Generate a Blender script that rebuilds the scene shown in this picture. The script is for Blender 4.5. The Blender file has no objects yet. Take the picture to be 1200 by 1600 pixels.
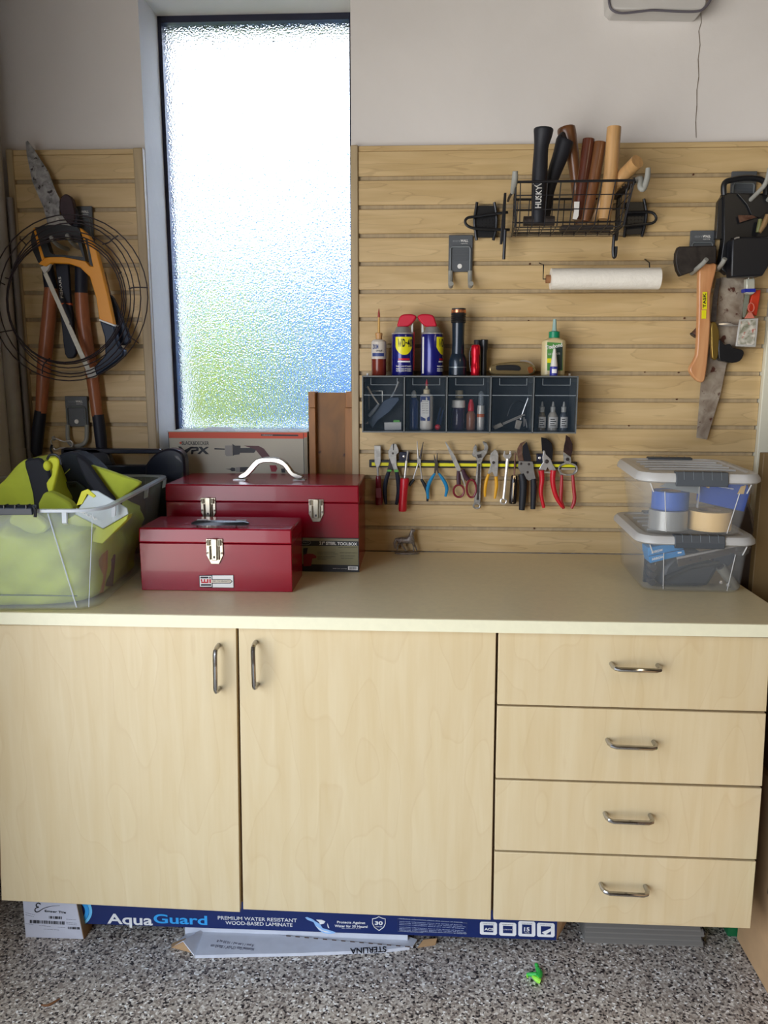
import bpy, bmesh, math, random
from mathutils import Vector, Matrix
import numpy as np
random.seed(7)
S = bpy.context.scene; C = S.collection
# ------------------------------------------------------------ camera (fitted to the photograph, 1200 x 1600)
CAM = (0.0, -2.2726, 1.4378); YAW, PITCH, ROLL, FPX = .0468, -.1758, .0016, 1205.6
def axes():
    cy, sy, cp, sp = math.cos(YAW), math.sin(YAW), math.cos(PITCH), math.sin(PITCH)
    f = Vector((-sy*cp, cy*cp, sp)); r = Vector((cy, sy, 0)); u = r.cross(f); c, s = math.cos(ROLL), math.sin(ROLL)
    return r*c+u*s, u*c-r*s, f
AR, AU, AF = axes()
cam = bpy.data.cameras.new('camera'); co = bpy.data.objects.new('camera', cam); C.objects.link(co); S.camera = co
co.matrix_world = Matrix(((AR.x, AU.x, -AF.x, CAM[0]), (AR.y, AU.y, -AF.y, CAM[1]), (AR.z, AU.z, -AF.z, CAM[2]), (0, 0, 0, 1)))
cam.sensor_fit = 'VERTICAL'; cam.sensor_height = 24; cam.lens = FPX/1600*24; cam.clip_start = .02
# ------------------------------------------------------------ world, light, exposure
W = bpy.data.worlds.new('sky'); S.world = W; W.use_nodes = True
nt = W.node_tree; nt.nodes.clear()
tc = nt.nodes.new('ShaderNodeTexCoord'); sp = nt.nodes.new('ShaderNodeSeparateXYZ'); rp = nt.nodes.new('ShaderNodeValToRGB')
bg = nt.nodes.new('ShaderNodeBackground'); wo = nt.nodes.new('ShaderNodeOutputWorld')
nt.links.new(tc.outputs['Generated'], sp.inputs[0]); ma = nt.nodes.new('ShaderNodeMath'); ma.operation = 'MULTIPLY_ADD'; ma.inputs[1].default_value = .5; ma.inputs[2].default_value = .5; nt.links.new(sp.outputs['Z'], ma.inputs[0]); nt.links.new(ma.outputs[0], rp.inputs[0]); nt.links.new(rp.outputs[0], bg.inputs[0]); nt.links.new(bg.outputs[0], wo.inputs[0])
rp.color_ramp.elements[0].position = .44; rp.color_ramp.elements[0].color = (.84, .81, .76, 1)   # sunlit paving below the horizon
rp.color_ramp.elements[1].position = .85; rp.color_ramp.elements[1].color = (.56, .74, 1, 1)
el = rp.color_ramp.elements.new(.52); el.color = (.80, .86, 1, 1)
bg.inputs[1].default_value = 8.0
def area(name, loc, rot, sx, sy, power, col, portal=False):
    l = bpy.data.lights.new(name, 'AREA'); l.shape = 'RECTANGLE'; l.size = sx; l.size_y = sy; l.energy = power; l.color = col
    if portal: l.cycles.is_portal = True
    o = bpy.data.objects.new(name, l); C.objects.link(o); o.location = loc; o.rotation_euler = rot; return o
# daylight enters by the open garage door on the left (behind the stub wall); an unseen warm fill light is added near the ceiling to warm the right side
area('garage_door_portal', (-1.235, -3.24, 1.12), (0, -math.pi/2, 0), 2.24, 3.92, 1, (1, 1, 1), True)
area('warm_fill_light', (1.5, -2.7, 2.66), (0, 0, 0), .35, 1.2, 13, (1, .82, .56))
v = S.view_settings; v.view_transform = 'Standard'; v.look = 'None'; v.gamma = 1; v.use_curve_mapping = False; v.exposure = 0.0
S.cycles.max_bounces = 10; S.cycles.transparent_max_bounces = 24; S.cycles.diffuse_bounces = 5; S.cycles.glossy_bounces = 4
S.cycles.sample_clamp_indirect = 6; S.cycles.use_denoising = True; S.cycles.caustics_reflective = False
# ------------------------------------------------------------ helpers
def ray(x, y): return AF + AR*((x-600)/FPX) - AU*((y-800)/FPX)
def at(x, y, Y):                                  # photo pixel -> point on the plane y = Y
    d = ray(x, y); return Vector(CAM) + d*((Y-CAM[1])/d.y)
def atz(x, y, Z):                                 # photo pixel -> point on the plane z = Z
    d = ray(x, y); return Vector(CAM) + d*((Z-CAM[2])/d.z)
def pix(Y): return (at(601, 600, Y)-at(600, 600, Y)).length   # size of a pixel at that depth
def lin(c): return tuple(((v/255)/12.92 if v <= 10 else ((v/255+.055)/1.055)**2.4) for v in c)+(1,)
MATS = {}
def mat(name, col, rough=.5, metal=0, var=.0, scale=20, stretch=(1, 1, 1), bump=0, bscale=None, coat=0, alpha=1, col2=None, spots=None, trans=0, spec=.5, emit=0, grain=None):
    if name in MATS: return MATS[name]
    m = bpy.data.materials.new(name); m.use_nodes = True; MATS[name] = m
    n = m.node_tree; b = n.nodes['Principled BSDF']; L = n.links.new
    b.inputs['Base Color'].default_value = lin(col); b.inputs['Roughness'].default_value = rough; b.inputs['Metallic'].default_value = metal
    b.inputs['Coat Weight'].default_value = coat; b.inputs['Alpha'].default_value = alpha; b.inputs['Transmission Weight'].default_value = trans
    b.inputs['Specular IOR Level'].default_value = spec
    if emit: b.inputs['Emission Color'].default_value = lin(col); b.inputs['Emission Strength'].default_value = emit
    if var or bump or spots:
        t = n.nodes.new('ShaderNodeTexCoord'); mp = n.nodes.new('ShaderNodeMapping'); oi = n.nodes.new('ShaderNodeObjectInfo'); ad = n.nodes.new('ShaderNodeVectorMath')
        ad.operation = 'MULTIPLY_ADD'; L(oi.outputs['Random'], ad.inputs[0]); ad.inputs[1].default_value = (9, 7, 5); L(t.outputs['Object'], ad.inputs[2]); L(ad.outputs[0], mp.inputs[0])
        mp.inputs['Scale'].default_value = stretch
        no = n.nodes.new('ShaderNodeTexNoise'); no.inputs['Scale'].default_value = scale; no.inputs['Detail'].default_value = 6; no.inputs['Distortion'].default_value = .6; L(mp.outputs[0], no.inputs[0])
        if var:
            cr = n.nodes.new('ShaderNodeValToRGB'); L(no.outputs[0], cr.inputs[0]); cr.color_ramp.elements[0].position = .3; cr.color_ramp.elements[1].position = .68
            c2 = col2 or tuple(v*(1-var) for v in col); cr.color_ramp.elements[0].color = lin(c2); cr.color_ramp.elements[1].color = lin(col)
            src = cr.outputs[0]
            if spots:                              # (colour, scale, threshold) dark flecks or rust
                n2 = n.nodes.new('ShaderNodeTexNoise'); n2.inputs['Scale'].default_value = spots[1]; n2.inputs['Detail'].default_value = 3; L(t.outputs['Object'], n2.inputs[0])
                r2 = n.nodes.new('ShaderNodeValToRGB'); r2.color_ramp.elements[0].position = spots[2]; r2.color_ramp.elements[1].position = spots[2]+.06; L(n2.outputs[0], r2.inputs[0])
                mx = n.nodes.new('ShaderNodeMixRGB'); L(r2.outputs[0], mx.inputs[0]); L(src, mx.inputs[1]); mx.inputs[2].default_value = lin(spots[0]); src = mx.outputs[0]
            if grain:                              # (scale, stretch, line count, strength, colour) thin contour lines like cathedral figure
                m2 = n.nodes.new('ShaderNodeMapping'); L(ad.outputs[0], m2.inputs[0]); m2.inputs['Scale'].default_value = grain[1]
                n3 = n.nodes.new('ShaderNodeTexNoise'); n3.inputs['Scale'].default_value = grain[0]; n3.inputs['Detail'].default_value = 2.5; n3.inputs['Roughness'].default_value = .55; L(m2.outputs[0], n3.inputs[0])
                mu = n.nodes.new('ShaderNodeMath'); mu.operation = 'MULTIPLY'; mu.inputs[1].default_value = grain[2]; L(n3.outputs[0], mu.inputs[0])
                fr = n.nodes.new('ShaderNodeMath'); fr.operation = 'FRACT'; L(mu.outputs[0], fr.inputs[0])
                r3 = n.nodes.new('ShaderNodeValToRGB'); L(fr.outputs[0], r3.inputs[0]); e3 = r3.color_ramp.elements; e3[0].position = 0; e3[0].color = (0, 0, 0, 1); e3[1].position = .9; e3[1].color = (.35, .35, .35, 1); q3 = e3.new(.96); q3.color = (1, 1, 1, 1); q3 = e3.new(1.0); q3.color = (0, 0, 0, 1)
                m3 = n.nodes.new('ShaderNodeMath'); m3.operation = 'MULTIPLY'; m3.inputs[1].default_value = grain[3]; L(r3.outputs[0], m3.inputs[0])
                mx = n.nodes.new('ShaderNodeMixRGB'); L(m3.outputs[0], mx.inputs[0]); L(src, mx.inputs[1]); mx.inputs[2].default_value = lin(grain[4]); src = mx.outputs[0]
            L(src, b.inputs['Base Color'])
        if bump:
            bn = n.nodes.new('ShaderNodeTexNoise'); bn.inputs['Scale'].default_value = bscale or scale; bn.inputs['Detail'].default_value = 4; L(mp.outputs[0], bn.inputs[0])
            bu = n.nodes.new('ShaderNodeBump'); bu.inputs['Strength'].default_value = bump; bu.inputs['Distance'].default_value = .002; L(bn.outputs[0], bu.inputs['Height']); L(bu.outputs[0], b.inputs['Normal'])
    return m
class G:                                           # collects faces for ONE mesh, in world coordinates
    def __init__(s): s.v = []; s.f = []
    def add(s, vs, fs):
        k = len(s.v); s.v += [Vector(q) for q in vs]; s.f += [[i+k for i in f] for f in fs]; return s
    def box(s, x0, x1, y0, y1, z0, z1):
        return s.add([(x, y, z) for z in (z0, z1) for y in (y0, y1) for x in (x0, x1)], [(0, 2, 3, 1), (4, 5, 7, 6), (0, 1, 5, 4), (2, 6, 7, 3), (0, 4, 6, 2), (1, 3, 7, 5)])
    def prism(s, pts, y0, y1):                     # outline in (x, z), extruded in depth
        n = len(pts)
        return s.add([(p[0], y0, p[1]) for p in pts]+[(p[0], y1, p[1]) for p in pts], [tuple(range(n)), tuple(range(2*n-1, n-1, -1))]+[(i, i+n, (i+1) % n+n, (i+1) % n) for i in range(n)])
    def hull(s, a, b):                             # two matching loops -> closed solid
        n = len(a)
        return s.add(list(a)+list(b), [tuple(range(n)), tuple(range(2*n-1, n-1, -1))]+[(i, i+n, (i+1) % n+n, (i+1) % n) for i in range(n)])
    def pp(s, px, Y, th, smooth=0):                # outline measured on the photograph, standing at depth Y
        P = [at(x, y, Y) for x, y in px]; P = [(p.x, p.z) for p in P]
        if smooth: P = crom(P, smooth)
        return s.prism(P, Y, Y+th)
    def tube(s, pts, r, n=8, closed=False, cap=True):
        pts = [Vector(p) for p in pts]; m = len(pts); R = r if isinstance(r, (list, tuple)) else [r]*m
        k = len(s.v); up = None; 
        for i, p in enumerate(pts):
            if closed: d = pts[(i+1) % m]-pts[i-1]
            else: d = pts[min(i+1, m-1)]-pts[max(i-1, 0)]
            d.normalize()
            if up is None: up = d.orthogonal().normalized()
            up = (up-d*up.dot(d)); up = up.normalized() if up.length > 1e-6 else d.orthogonal().normalized(); w = d.cross(up)
            s.v += [p+(up*math.cos(a)+w*math.sin(a))*R[i] for a in (2*math.pi*j/n for j in range(n))]
        for i in range(m if closed else m-1):
            a = k+i*n; b = k+((i+1) % m)*n
            s.f += [[a+j, a+(j+1) % n, b+(j+1) % n, b+j] for j in range(n)]
        if not closed and cap: s.f += [[k+j for j in range(n)][::-1], [k+(m-1)*n+j for j in range(n)]]
        return s
    def pt(s, px, Y, rpx, n=8, smooth=0, closed=False):   # a round bar measured on the photograph; Y one depth or one per point
        Ys = Y if isinstance(Y, (list, tuple)) else [Y]*len(px); P = [at(x, y, q) for (x, y), q in zip(px, Ys)]
        R = rpx if isinstance(rpx, (list, tuple)) else [rpx]*len(px); R = [r*pix(q) for r, q in zip(R, Ys)]
        if smooth and len(P) > 2:
            Q = crom([(p.x, p.y, p.z, r) for p, r in zip(P, R)], smooth, closed); P = [Vector(q[:3]) for q in Q]; R = [q[3] for q in Q]
        return s.tube(P, R, n, closed)
    def lathe(s, prof, c, axis=(0, 0, 1), n=20):   # profile of (radius, height) along the axis
        ax = Vector(axis).normalized(); u = ax.orthogonal().normalized(); w = ax.cross(u); c = Vector(c); k = len(s.v); m = len(prof)
        for r, h in prof: s.v += [c+ax*h+(u*math.cos(a)+w*math.sin(a))*max(r, 1e-5) for a in (2*math.pi*j/n for j in range(n))]
        for i in range(m-1): s.f += [[k+i*n+j, k+i*n+(j+1) % n, k+(i+1)*n+(j+1) % n, k+(i+1)*n+j] for j in range(n)]
        s.f += [[k+j for j in range(n)][::-1], [k+(m-1)*n+j for j in range(n)]]; return s
    def ball(s, c, r, n=10):
        r = Vector(r) if isinstance(r, (tuple, list, Vector)) else Vector((r, r, r)); k = len(s.v); q = G().lathe([(math.sin(math.pi*i/n), -math.cos(math.pi*i/n)) for i in range(n+1)], (0, 0, 0), n=n*2)
        return s.add([(c[0]+p.x*r.x, c[1]+p.y*r.y, c[2]+p.z*r.z) for p in q.v], q.f)
    def loops(s, L, cap0=True, cap1=True):         # skin between loops of equal length
        n = len(L[0]); k = len(s.v)
        for l in L: s.v += [Vector(q) for q in l]
        for i in range(len(L)-1): s.f += [[k+i*n+j, k+i*n+(j+1) % n, k+(i+1)*n+(j+1) % n, k+(i+1)*n+j] for j in range(n)]
        if cap0: s.f.append([k+j for j in range(n)][::-1])
        if cap1: s.f.append([k+(len(L)-1)*n+j for j in range(n)])
        return s
def crom(P, n, closed=True):                       # smooth curve through the points
    m = len(P); out = []; P = [np.array(p, float) for p in P]
    for i in range(m if closed else m-1):
        a, b, c, d = (P[(i-1) % m], P[i], P[(i+1) % m], P[(i+2) % m]) if closed else (P[max(i-1, 0)], P[i], P[i+1], P[min(i+2, m-1)])
        for j in range(n):
            t = j/n; out.append(tuple(.5*((2*b)+(c-a)*t+(2*a-5*b+4*c-d)*t*t+(3*b-a-3*c+d)*t**3)))
    if not closed: out.append(tuple(P[-1]))
    return out
def rrect(cx, cy, hx, hy, r, z, n=5):              # rounded rectangle loop
    L = []
    for sx, sy, a0 in ((1, 1, 0), (-1, 1, 90), (-1, -1, 180), (1, -1, 270)):
        for i in range(n+1):
            a = math.radians(a0+90*i/n); L.append((cx+sx*(hx-r)+r*math.cos(a), cy+sy*(hy-r)+r*math.sin(a), z))
    return L
ORG = {}
def org(o): return ORG.get(o.name, Vector((0, 0, 0))) if o else Vector((0, 0, 0))
def tag(o, label, cat, group=None):
    o['label'] = label; o['category'] = cat
    if group: o['group'] = group
    return o
def thing(name, label, cat, loc, group=None):
    o = bpy.data.objects.new(name, None); C.objects.link(o); o.empty_display_size = .05; o.location = loc; ORG[o.name] = Vector(loc)
    return tag(o, label, cat, group)
def part(name, g, m, parent=None, label=None, bevel=0, angle=32, solid=0):
    me = bpy.data.meshes.new(name); o = bpy.data.objects.new(name, me)
    c = org(parent) if parent else Vector((0, 0, 0))
    if not parent:                                   # a thing that is one mesh: its origin sits at its base
        lo = [min(v[i] for v in g.v) for i in range(3)]; hi = [max(v[i] for v in g.v) for i in range(3)]; c = Vector(((lo[0]+hi[0])/2, (lo[1]+hi[1])/2, lo[2]))
    me.from_pydata([v-c for v in g.v], [], g.f); bm = bmesh.new(); bm.from_mesh(me); bmesh.ops.recalc_face_normals(bm, faces=bm.faces); bm.to_mesh(me); bm.free()
    me.polygons.foreach_set('use_smooth', [True]*len(me.polygons)); me.set_sharp_from_angle(angle=math.radians(angle)); me.materials.append(m)
    C.objects.link(o)
    if parent: o.parent = parent
    else: o.location = c
    ORG[o.name] = c
    if label: o['label'] = label
    if bevel:
        b = o.modifiers.new('bevel', 'BEVEL'); b.width = bevel; b.segments = 2; b.limit_method = 'ANGLE'; b.angle_limit = math.radians(40)
    if solid: b = o.modifiers.new('solid', 'SOLIDIFY'); b.thickness = solid
    return o
def solo(name, label, cat, g, m, group=None, **k): return tag(part(name, g, m, **k), label, cat, group)
def struct(name, g, m, parent=None, **k):
    o = part(name, g, m, parent, **k)
    if not parent: o['kind'] = 'structure'
    return o
TX = []
def text(parent, s, a, b, m, h, name='lettering', bold=0, ex=.0002, out=None):   # baseline from a to b (world), cap height h
    cu = bpy.data.curves.new(name, 'FONT'); cu.body = s; cu.extrude = ex; cu.offset = bold; o = bpy.data.objects.new(name, cu); C.objects.link(o); cu.materials.append(m)
    o.parent = parent; TX.append((o, Vector(a), Vector(b), h, org(parent), out)); return o
def ptext(parent, s, a, b, Y, hpx, m, **k): return text(parent, s, at(*a, Y), at(*b, Y), m, hpx*pix(Y), **k)
def finish_text():                                   # letters become real meshes
    bpy.context.view_layer.update(); dg = bpy.context.evaluated_depsgraph_get()
    for o, a, b, h, c, ou in TX:
        me = bpy.data.meshes.new_from_object(o.evaluated_get(dg)); nm = o.name; cu = o.data; par = o.parent
        bpy.data.objects.remove(o); bpy.data.curves.remove(cu); o = bpy.data.objects.new(nm, me); C.objects.link(o); o.parent = par
        if not me.vertices: continue
        xs = [q.co.x for q in me.vertices]; ys = [q.co.y for q in me.vertices]; x0, x1, y0, y1 = min(xs), max(xs), min(ys), max(ys)
        d = b-a; w = d.length; d.normalize()
        out = Vector(ou) if ou else Vector((d.y, -d.x, 0)) if abs(d.x)+abs(d.y) > .2 else Vector((0, -1, 0)); out.normalize(); up = out.cross(d)
        M = Matrix(((d.x, up.x, out.x, 0), (d.y, up.y, out.y, 0), (d.z, up.z, out.z, 0), (0, 0, 0, 1)))
        me.transform(Matrix.Translation(a-c) @ M @ Matrix.Diagonal((w/max(x1-x0, 1e-6), h/max(y1-y0, 1e-6), 1, 1)) @ Matrix.Translation((-x0, -y0, 0)))
def dup(o, loc, label=None, group=None):             # copy of a thing, its parts and their sub-parts
    r = o.copy(); C.objects.link(r); r.location = loc; ORG[r.name] = Vector(loc)
    if label: r['label'] = label
    if group: r['group'] = group
    for ch in list(o.children):
        c = ch.copy(); C.objects.link(c); c.parent = r
        for g in list(ch.children): d = g.copy(); C.objects.link(d); d.parent = c
    return r
# ------------------------------------------------------------ materials
SLAT = mat('slat_wood', (214, 186, 136), .45, var=.12, scale=3.0, stretch=(1.3, 8, 13), col2=(196, 166, 114), bump=.1, bscale=5, grain=(2.2, (.7, 4, 6), 9, .32, (138, 106, 68)))
TRIM = mat('trim_wood', (188, 166, 128), .45, var=.1, scale=4, stretch=(14, 8, 1.2))
MAPLE = mat('maple_laminate', (211, 192, 152), .38, var=.04, scale=3, stretch=(14, 8, 1.1), col2=(204, 182, 138), grain=(1.5, (2.2, 2, .8), 14, .16, (176, 140, 92)))
CARC = mat('cabinet_carcass', (120, 92, 62), .6)
COUNTER = mat('counter_laminate', (226, 209, 166), .3, var=.03, scale=60)
EDGE = mat('counter_edge_band', (230, 224, 190), .35, var=.02, scale=50)
PAINT = mat('wall_paint', (230, 225, 220), .75, var=.04, scale=2.5, bump=.5, bscale=26)
PAINTL = mat('jamb_paint', (206, 203, 198), .7, var=.04, scale=4, bump=.4, bscale=24)
BLACK = mat('black_plastic', (26, 27, 30), .35, var=.1, scale=30)
BLACKM = mat('black_wire', (30, 29, 32), .4, metal=.3)
NAVY = mat('navy_plastic', (20, 26, 48), .32)
STEEL = mat('brushed_steel', (214, 210, 204), .28, metal=.7)
CHROME = mat('chrome', (176, 174, 170), .14, metal=1)
TOOLST = mat('tool_steel', (196, 192, 184), .35, metal=.45, var=.2, scale=60)
DARKST = mat('dark_steel', (74, 66, 62), .45, metal=.4, var=.3, scale=70)
GREY = mat('grey_plastic', (84, 88, 92), .45)
GREYL = mat('grey_rubber', (150, 150, 142), .6)
WHITE = mat('white_print', (236, 234, 228), .5)
INK = mat('black_print', (22, 22, 26), .5)
RED = mat('red_plastic', (190, 22, 34), .3)
REDP = mat('red_paint', (142, 0, 28), .26, coat=.2, spec=.35, var=.05, scale=8)
# ------------------------------------------------------------ the room
XL, XR = -1.215, 3.3; ZC = 2.78; CT = .914
def floor_mat():
    m = bpy.data.materials.new('chip_floor'); m.use_nodes = True; n = m.node_tree; b = n.nodes['Principled BSDF']; L = n.links.new
    t = n.nodes.new('ShaderNodeTexCoord'); vo = n.nodes.new('ShaderNodeTexVoronoi'); vo.inputs['Scale'].default_value = 215; L(t.outputs['Object'], vo.inputs[0])
    no = n.nodes.new('ShaderNodeTexNoise'); no.inputs['Scale'].default_value = 90; L(t.outputs['Object'], no.inputs[0])
    sp = n.nodes.new('ShaderNodeSeparateColor'); L(vo.outputs['Color'], sp.inputs[0]); r = n.nodes.new('ShaderNodeValToRGB'); L(sp.outputs[0], r.inputs[0]); r.color_ramp.interpolation = 'CONSTANT'
    e = r.color_ramp.elements; e[0].position = 0; e[0].color = lin((46, 40, 40)); e[1].position = .12; e[1].color = lin((112, 102, 96))
    for p, c in ((.24, (156, 144, 132)), (.5, (184, 174, 161)), (.7, (202, 193, 180)), (.88, (230, 223, 212)), (.96, (250, 248, 242))):
        q = e.new(p); q.color = lin(c)
    L(r.outputs[0], b.inputs['Base Color']); b.inputs['Roughness'].default_value = .42
    bu = n.nodes.new('ShaderNodeBump'); bu.inputs['Strength'].default_value = .25; bu.inputs['Distance'].default_value = .001; L(vo.outputs['Distance'], bu.inputs['Height']); L(bu.outputs[0], b.inputs['Normal'])
    return m
struct('floor', G().box(-1.6, XR+.1, -5.6, .3, -.05, 0), floor_mat())
WX0, WX1, WZ0, WZ1, WD = -.785, -.201, CT, 2.475, .18       # the window niche
g = G().box(XL-.1, WX0, .02, .34, 0, ZC).box(WX1, XR, .02, .34, 0, ZC).box(WX0, WX1, .02, .34, WZ1, ZC).box(WX0, WX1, .02, .34, 0, WZ0-.001).box(WX0, WX1, WD+.02, .34, WZ0-.001, 1.255)
wb = struct('wall_back', g, PAINT)
crk = G(); cp = [(1095, 17), (1096, 35), (1092, 48), (1094, 70), (1091, 92), (1092, 120), (1089, 140), (1089, 165), (1087, 190), (1088, 215)]
for a, b in zip(cp, cp[1:]): crk.pp([(a[0]-.7, a[1]), (a[0]+.6, a[1]), (b[0]+.5, b[1]), (b[0]-.5, b[1])], .0192, .003)
struct('crack', crk, mat('crack_shade', (120, 108, 94), .9), wb)
struct('wall_left', G().box(XL-.1, XL, -1.28, .02, 0, ZC).box(XL-.1, XL, -5.5, -1.28, 2.24, ZC).box(XL-.1, XL, -5.5, -5.2, 0, 2.24), PAINT)
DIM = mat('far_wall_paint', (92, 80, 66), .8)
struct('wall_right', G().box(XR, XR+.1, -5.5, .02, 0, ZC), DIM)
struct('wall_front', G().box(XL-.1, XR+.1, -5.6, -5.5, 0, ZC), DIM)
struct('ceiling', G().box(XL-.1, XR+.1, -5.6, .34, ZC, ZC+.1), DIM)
# slatwall cladding: every slat is a piece
Z0, PT = 1.982, .0762
SM = {}
def slatwall(x0, x1, tl, tr, trl, trr, label):
    t = thing('slat_wall', label, 'wall panelling', ((x0+x1)/2, .02, CT)); t['kind'] = 'structure'
    part('backing', G().box(x0+.002, x1-.002, .009, .019, CT, 2.062), TRIM, t)
    part('cap_strip', G().box(x0+.004, x1-.004, .002, .012, 2.0478, 2.062), SLAT, t, bevel=.0015)
    base = None
    for k in range(-1, 14):
        top = Z0-k*PT-.0112; bot = Z0-(k+1)*PT
        if k == 13: bot = CT+.0005
        c = Vector(((x0+x1)/2, 0, top))
        if k < 13 and base:
            o = base.copy(); C.objects.link(o); o.parent = t; o.location = (0, 0, -(k+1)*PT); continue
        w0, w1 = x0+(.012 if tl else 0), x1-(.012 if tr else 0)
        q = [(0, bot), (0, top-.003), (.0015, top), (.0095, top), (.0095, bot+.004), (.0075, bot+.003), (.0075, bot)] if False else [(0, bot+.001), (0, top-.0015), (.0015, top), (.0095, top), (.0095, bot+.006), (.004, bot+.005), (.004, bot), (.001, bot)]
        g = G().hull([(w0, y, z) for y, z in q], [(w1, y, z) for y, z in q])
        o = part('slat', g, SLAT, t)
        if not base: base = o
    if tl: part('edge_trim', G().prism([(trl, CT), (trl+tl, CT), (trl+tl, 2.063), (trl, 2.063)], -.006, .015), TRIM, t, bevel=.003)
    if tr: part('edge_trim', G().prism([(trr-tr, CT), (trr, CT), (trr, 2.063), (trr-tr, 2.063)], -.006, .015), TRIM, t, bevel=.003)
    return t
slatwall(-1.175, -.784, .019, .027, -1.177, -.7845, 'wood grain slat wall panel on the left of the window')
slatwall(-.201, .965, .0215, 0, -.2012, 0, 'wide wood grain slat wall panel right of the window')
sc = G()
for x, y in [(826, 501), (1070, 497), (1061, 582), (1058, 624), (1084, 272), (1008, 581), (983, 665), (828, 412), (835, 826), (817, 783)]:
    p = at(x, y, .003); sc.lathe([(.0026, 0), (.0026, .003), (.001, .004)], (p.x, .009, p.z), (0, -1, 0), 8)
struct('panel_screw', sc, mat('screw_rust', (96, 62, 40), .5, .4), bpy.data.objects['slat_wall.001'])
# window: aluminium frame and one obscured glass pane
FR = mat('window_frame', (40, 42, 60), .4, .3)
wf = thing('window_1', 'tall narrow obscured glass window in deep niche', 'window', (-.493, WD, 1.255)); wf['kind'] = 'structure'
fz0, fz1, fb = 1.255, WZ1, .0115
part('window_frame', G().box(WX0, WX0+fb, WD, WD+.05, fz0, fz1).box(WX1-.018-.0, WX1, WD, WD+.05, fz0, fz1).box(WX0+fb, WX1-.018, WD, WD+.05, fz1-fb*1.6, fz1).box(WX0+fb, WX1-.018, WD, WD+.05, fz0, fz0+fb), FR, wf, bevel=.001)
gm = bpy.data.materials.new('obscured_glass'); gm.use_nodes = True; n = gm.node_tree; b = n.nodes['Principled BSDF']; L = n.links.new
b.inputs['Transmission Weight'].default_value = 1; b.inputs['Roughness'].default_value = .1; b.inputs['IOR'].default_value = 1.45
t = n.nodes.new('ShaderNodeTexCoord'); vo = n.nodes.new('ShaderNodeTexNoise'); vo.inputs['Scale'].default_value = 210; vo.inputs['Detail'].default_value = 1; L(t.outputs['Object'], vo.inputs[0])
bu = n.nodes.new('ShaderNodeBump'); bu.inputs['Strength'].default_value = .9; bu.inputs['Distance'].default_value = .004; L(vo.outputs[0], bu.inputs['Height']); L(bu.outputs[0], b.inputs['Normal'])
part('pane', G().box(WX0+.006, WX1-.006, WD+.02, WD+.025, fz0+.004, fz1-.006), gm, wf)
# outdoors behind the glass: lawn, sunny shrub, bluish neighbouring wall
struct('ground_outside', G().box(-8, 8, .4, 14, -.1, -.02), mat('lawn', (120, 140, 62), .9, var=.3, scale=4))
hg = G()
for i in range(60):
    x = random.uniform(-3.2, -.95); hg.ball((x, random.uniform(2.0, 2.8), random.uniform(.2, 1.75)), (random.uniform(.16, .34),)*3, 5)
solo('shrub', 'yellow green shrub seen blurred through lower left of window', 'shrub', hg, mat('leaves', (160, 176, 78), .8, var=.35, scale=14))
solo('garden_wall', 'blue grey garden wall blurred behind the window glass', 'wall', G().box(-6, 4, 3.4, 3.6, -.02, 2.5), mat('blue_render', (84, 124, 186), .8, var=.1, scale=3))
# pipe in the left corner, tall white board at the right end
t = thing('drain_pipe', 'pale grey vertical pipe in corner left of slat wall', 'pipe', (-1.19, -.035, CT))
a = at(16, 560, -.035); part('pipe', G().lathe([(.0205, CT+.001), (.0205, ZC-.01)], (a.x, -.035, 0), n=24), mat('pipe_paint', (176, 170, 162), .45, var=.12, scale=9), t)
part('coupling', G().lathe([(.0225, 1.10), (.0225, 1.222)], (a.x, -.035, 0), n=24), MATS['pipe_paint'], t)
t = thing('conduit_pipe', 'thin grey vertical conduit just right of drain pipe', 'pipe', (-1.15, -.02, CT))
a = at(38, 640, -.02); part('pipe', G().lathe([(.0085, CT+.001), (.0085, 1.93)], (a.x+.006, -.0185, 0), n=16), mat('conduit', (128, 122, 118), .5), t)
struct('trim_1', G().prism([(.966, 0), (1.06, 0), (1.06, 1.60), (.966, 1.60)], -.016, .019), mat('white_board', (226, 222, 198), .5), bevel=.002)
# white box and grey cable at the top of the wall
t = thing('junction_box', 'white painted box high on the wall with cable below', 'electrical box', at(1030, 15, -.03))
part('housing', G().pp([(952, -30), (1106, -30), (1104, 6), (1098, 16), (960, 14), (953, 6)], -.05, .069), PAINTL, t, bevel=.004)
solo('grey_cable', 'grey cable looping under the white wall box', 'cable', G().pt([(951, -12), (952, 6), (957, 16), (972, 20.5), (1000, 18), (1022, 16), (1060, 18), (1088, 18), (1100, 13), (1110, 0), (1114, -14)], -.0525, 1.7, smooth=4), mat('cable_grey', (96, 92, 100), .5))
# ------------------------------------------------------------ base cabinets and worktop
def handle(pa, pb, Y, r, par, out=.033):
    a, b = at(*pa, Y), at(*pb, Y); d = (b-a).normalized(); o = Vector((0, -out, 0)); k = .012
    P = [a, a+o*.55, a+o*.85+d*k*.3, a+o+d*k, b+o-d*k, b+o*.85-d*k*.3, b+o*.55, b]
    return part('handle', G().tube(P, r, 10), CHROME, par)
DY = -.641
cb = thing('base_cabinet', 'maple base cabinet with two tall doors under the toolboxes', 'cabinet', (-.41, -.3, .178))
part('body', G().box(-1.012, .1755, DY+.0185, .018, .186, .885), CARC, cb)
MB_ = mat('door_bevel', (226, 203, 160), .38)
d = part('door', G().pp([(-8, 976.2), (368.8, 980.2), (375, 1425.5), (2.3, 1407)], DY, .018), MAPLE, cb, bevel=.0012); handle((341.7, 1008), (342.8, 1075), DY, .0052, d)
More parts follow.
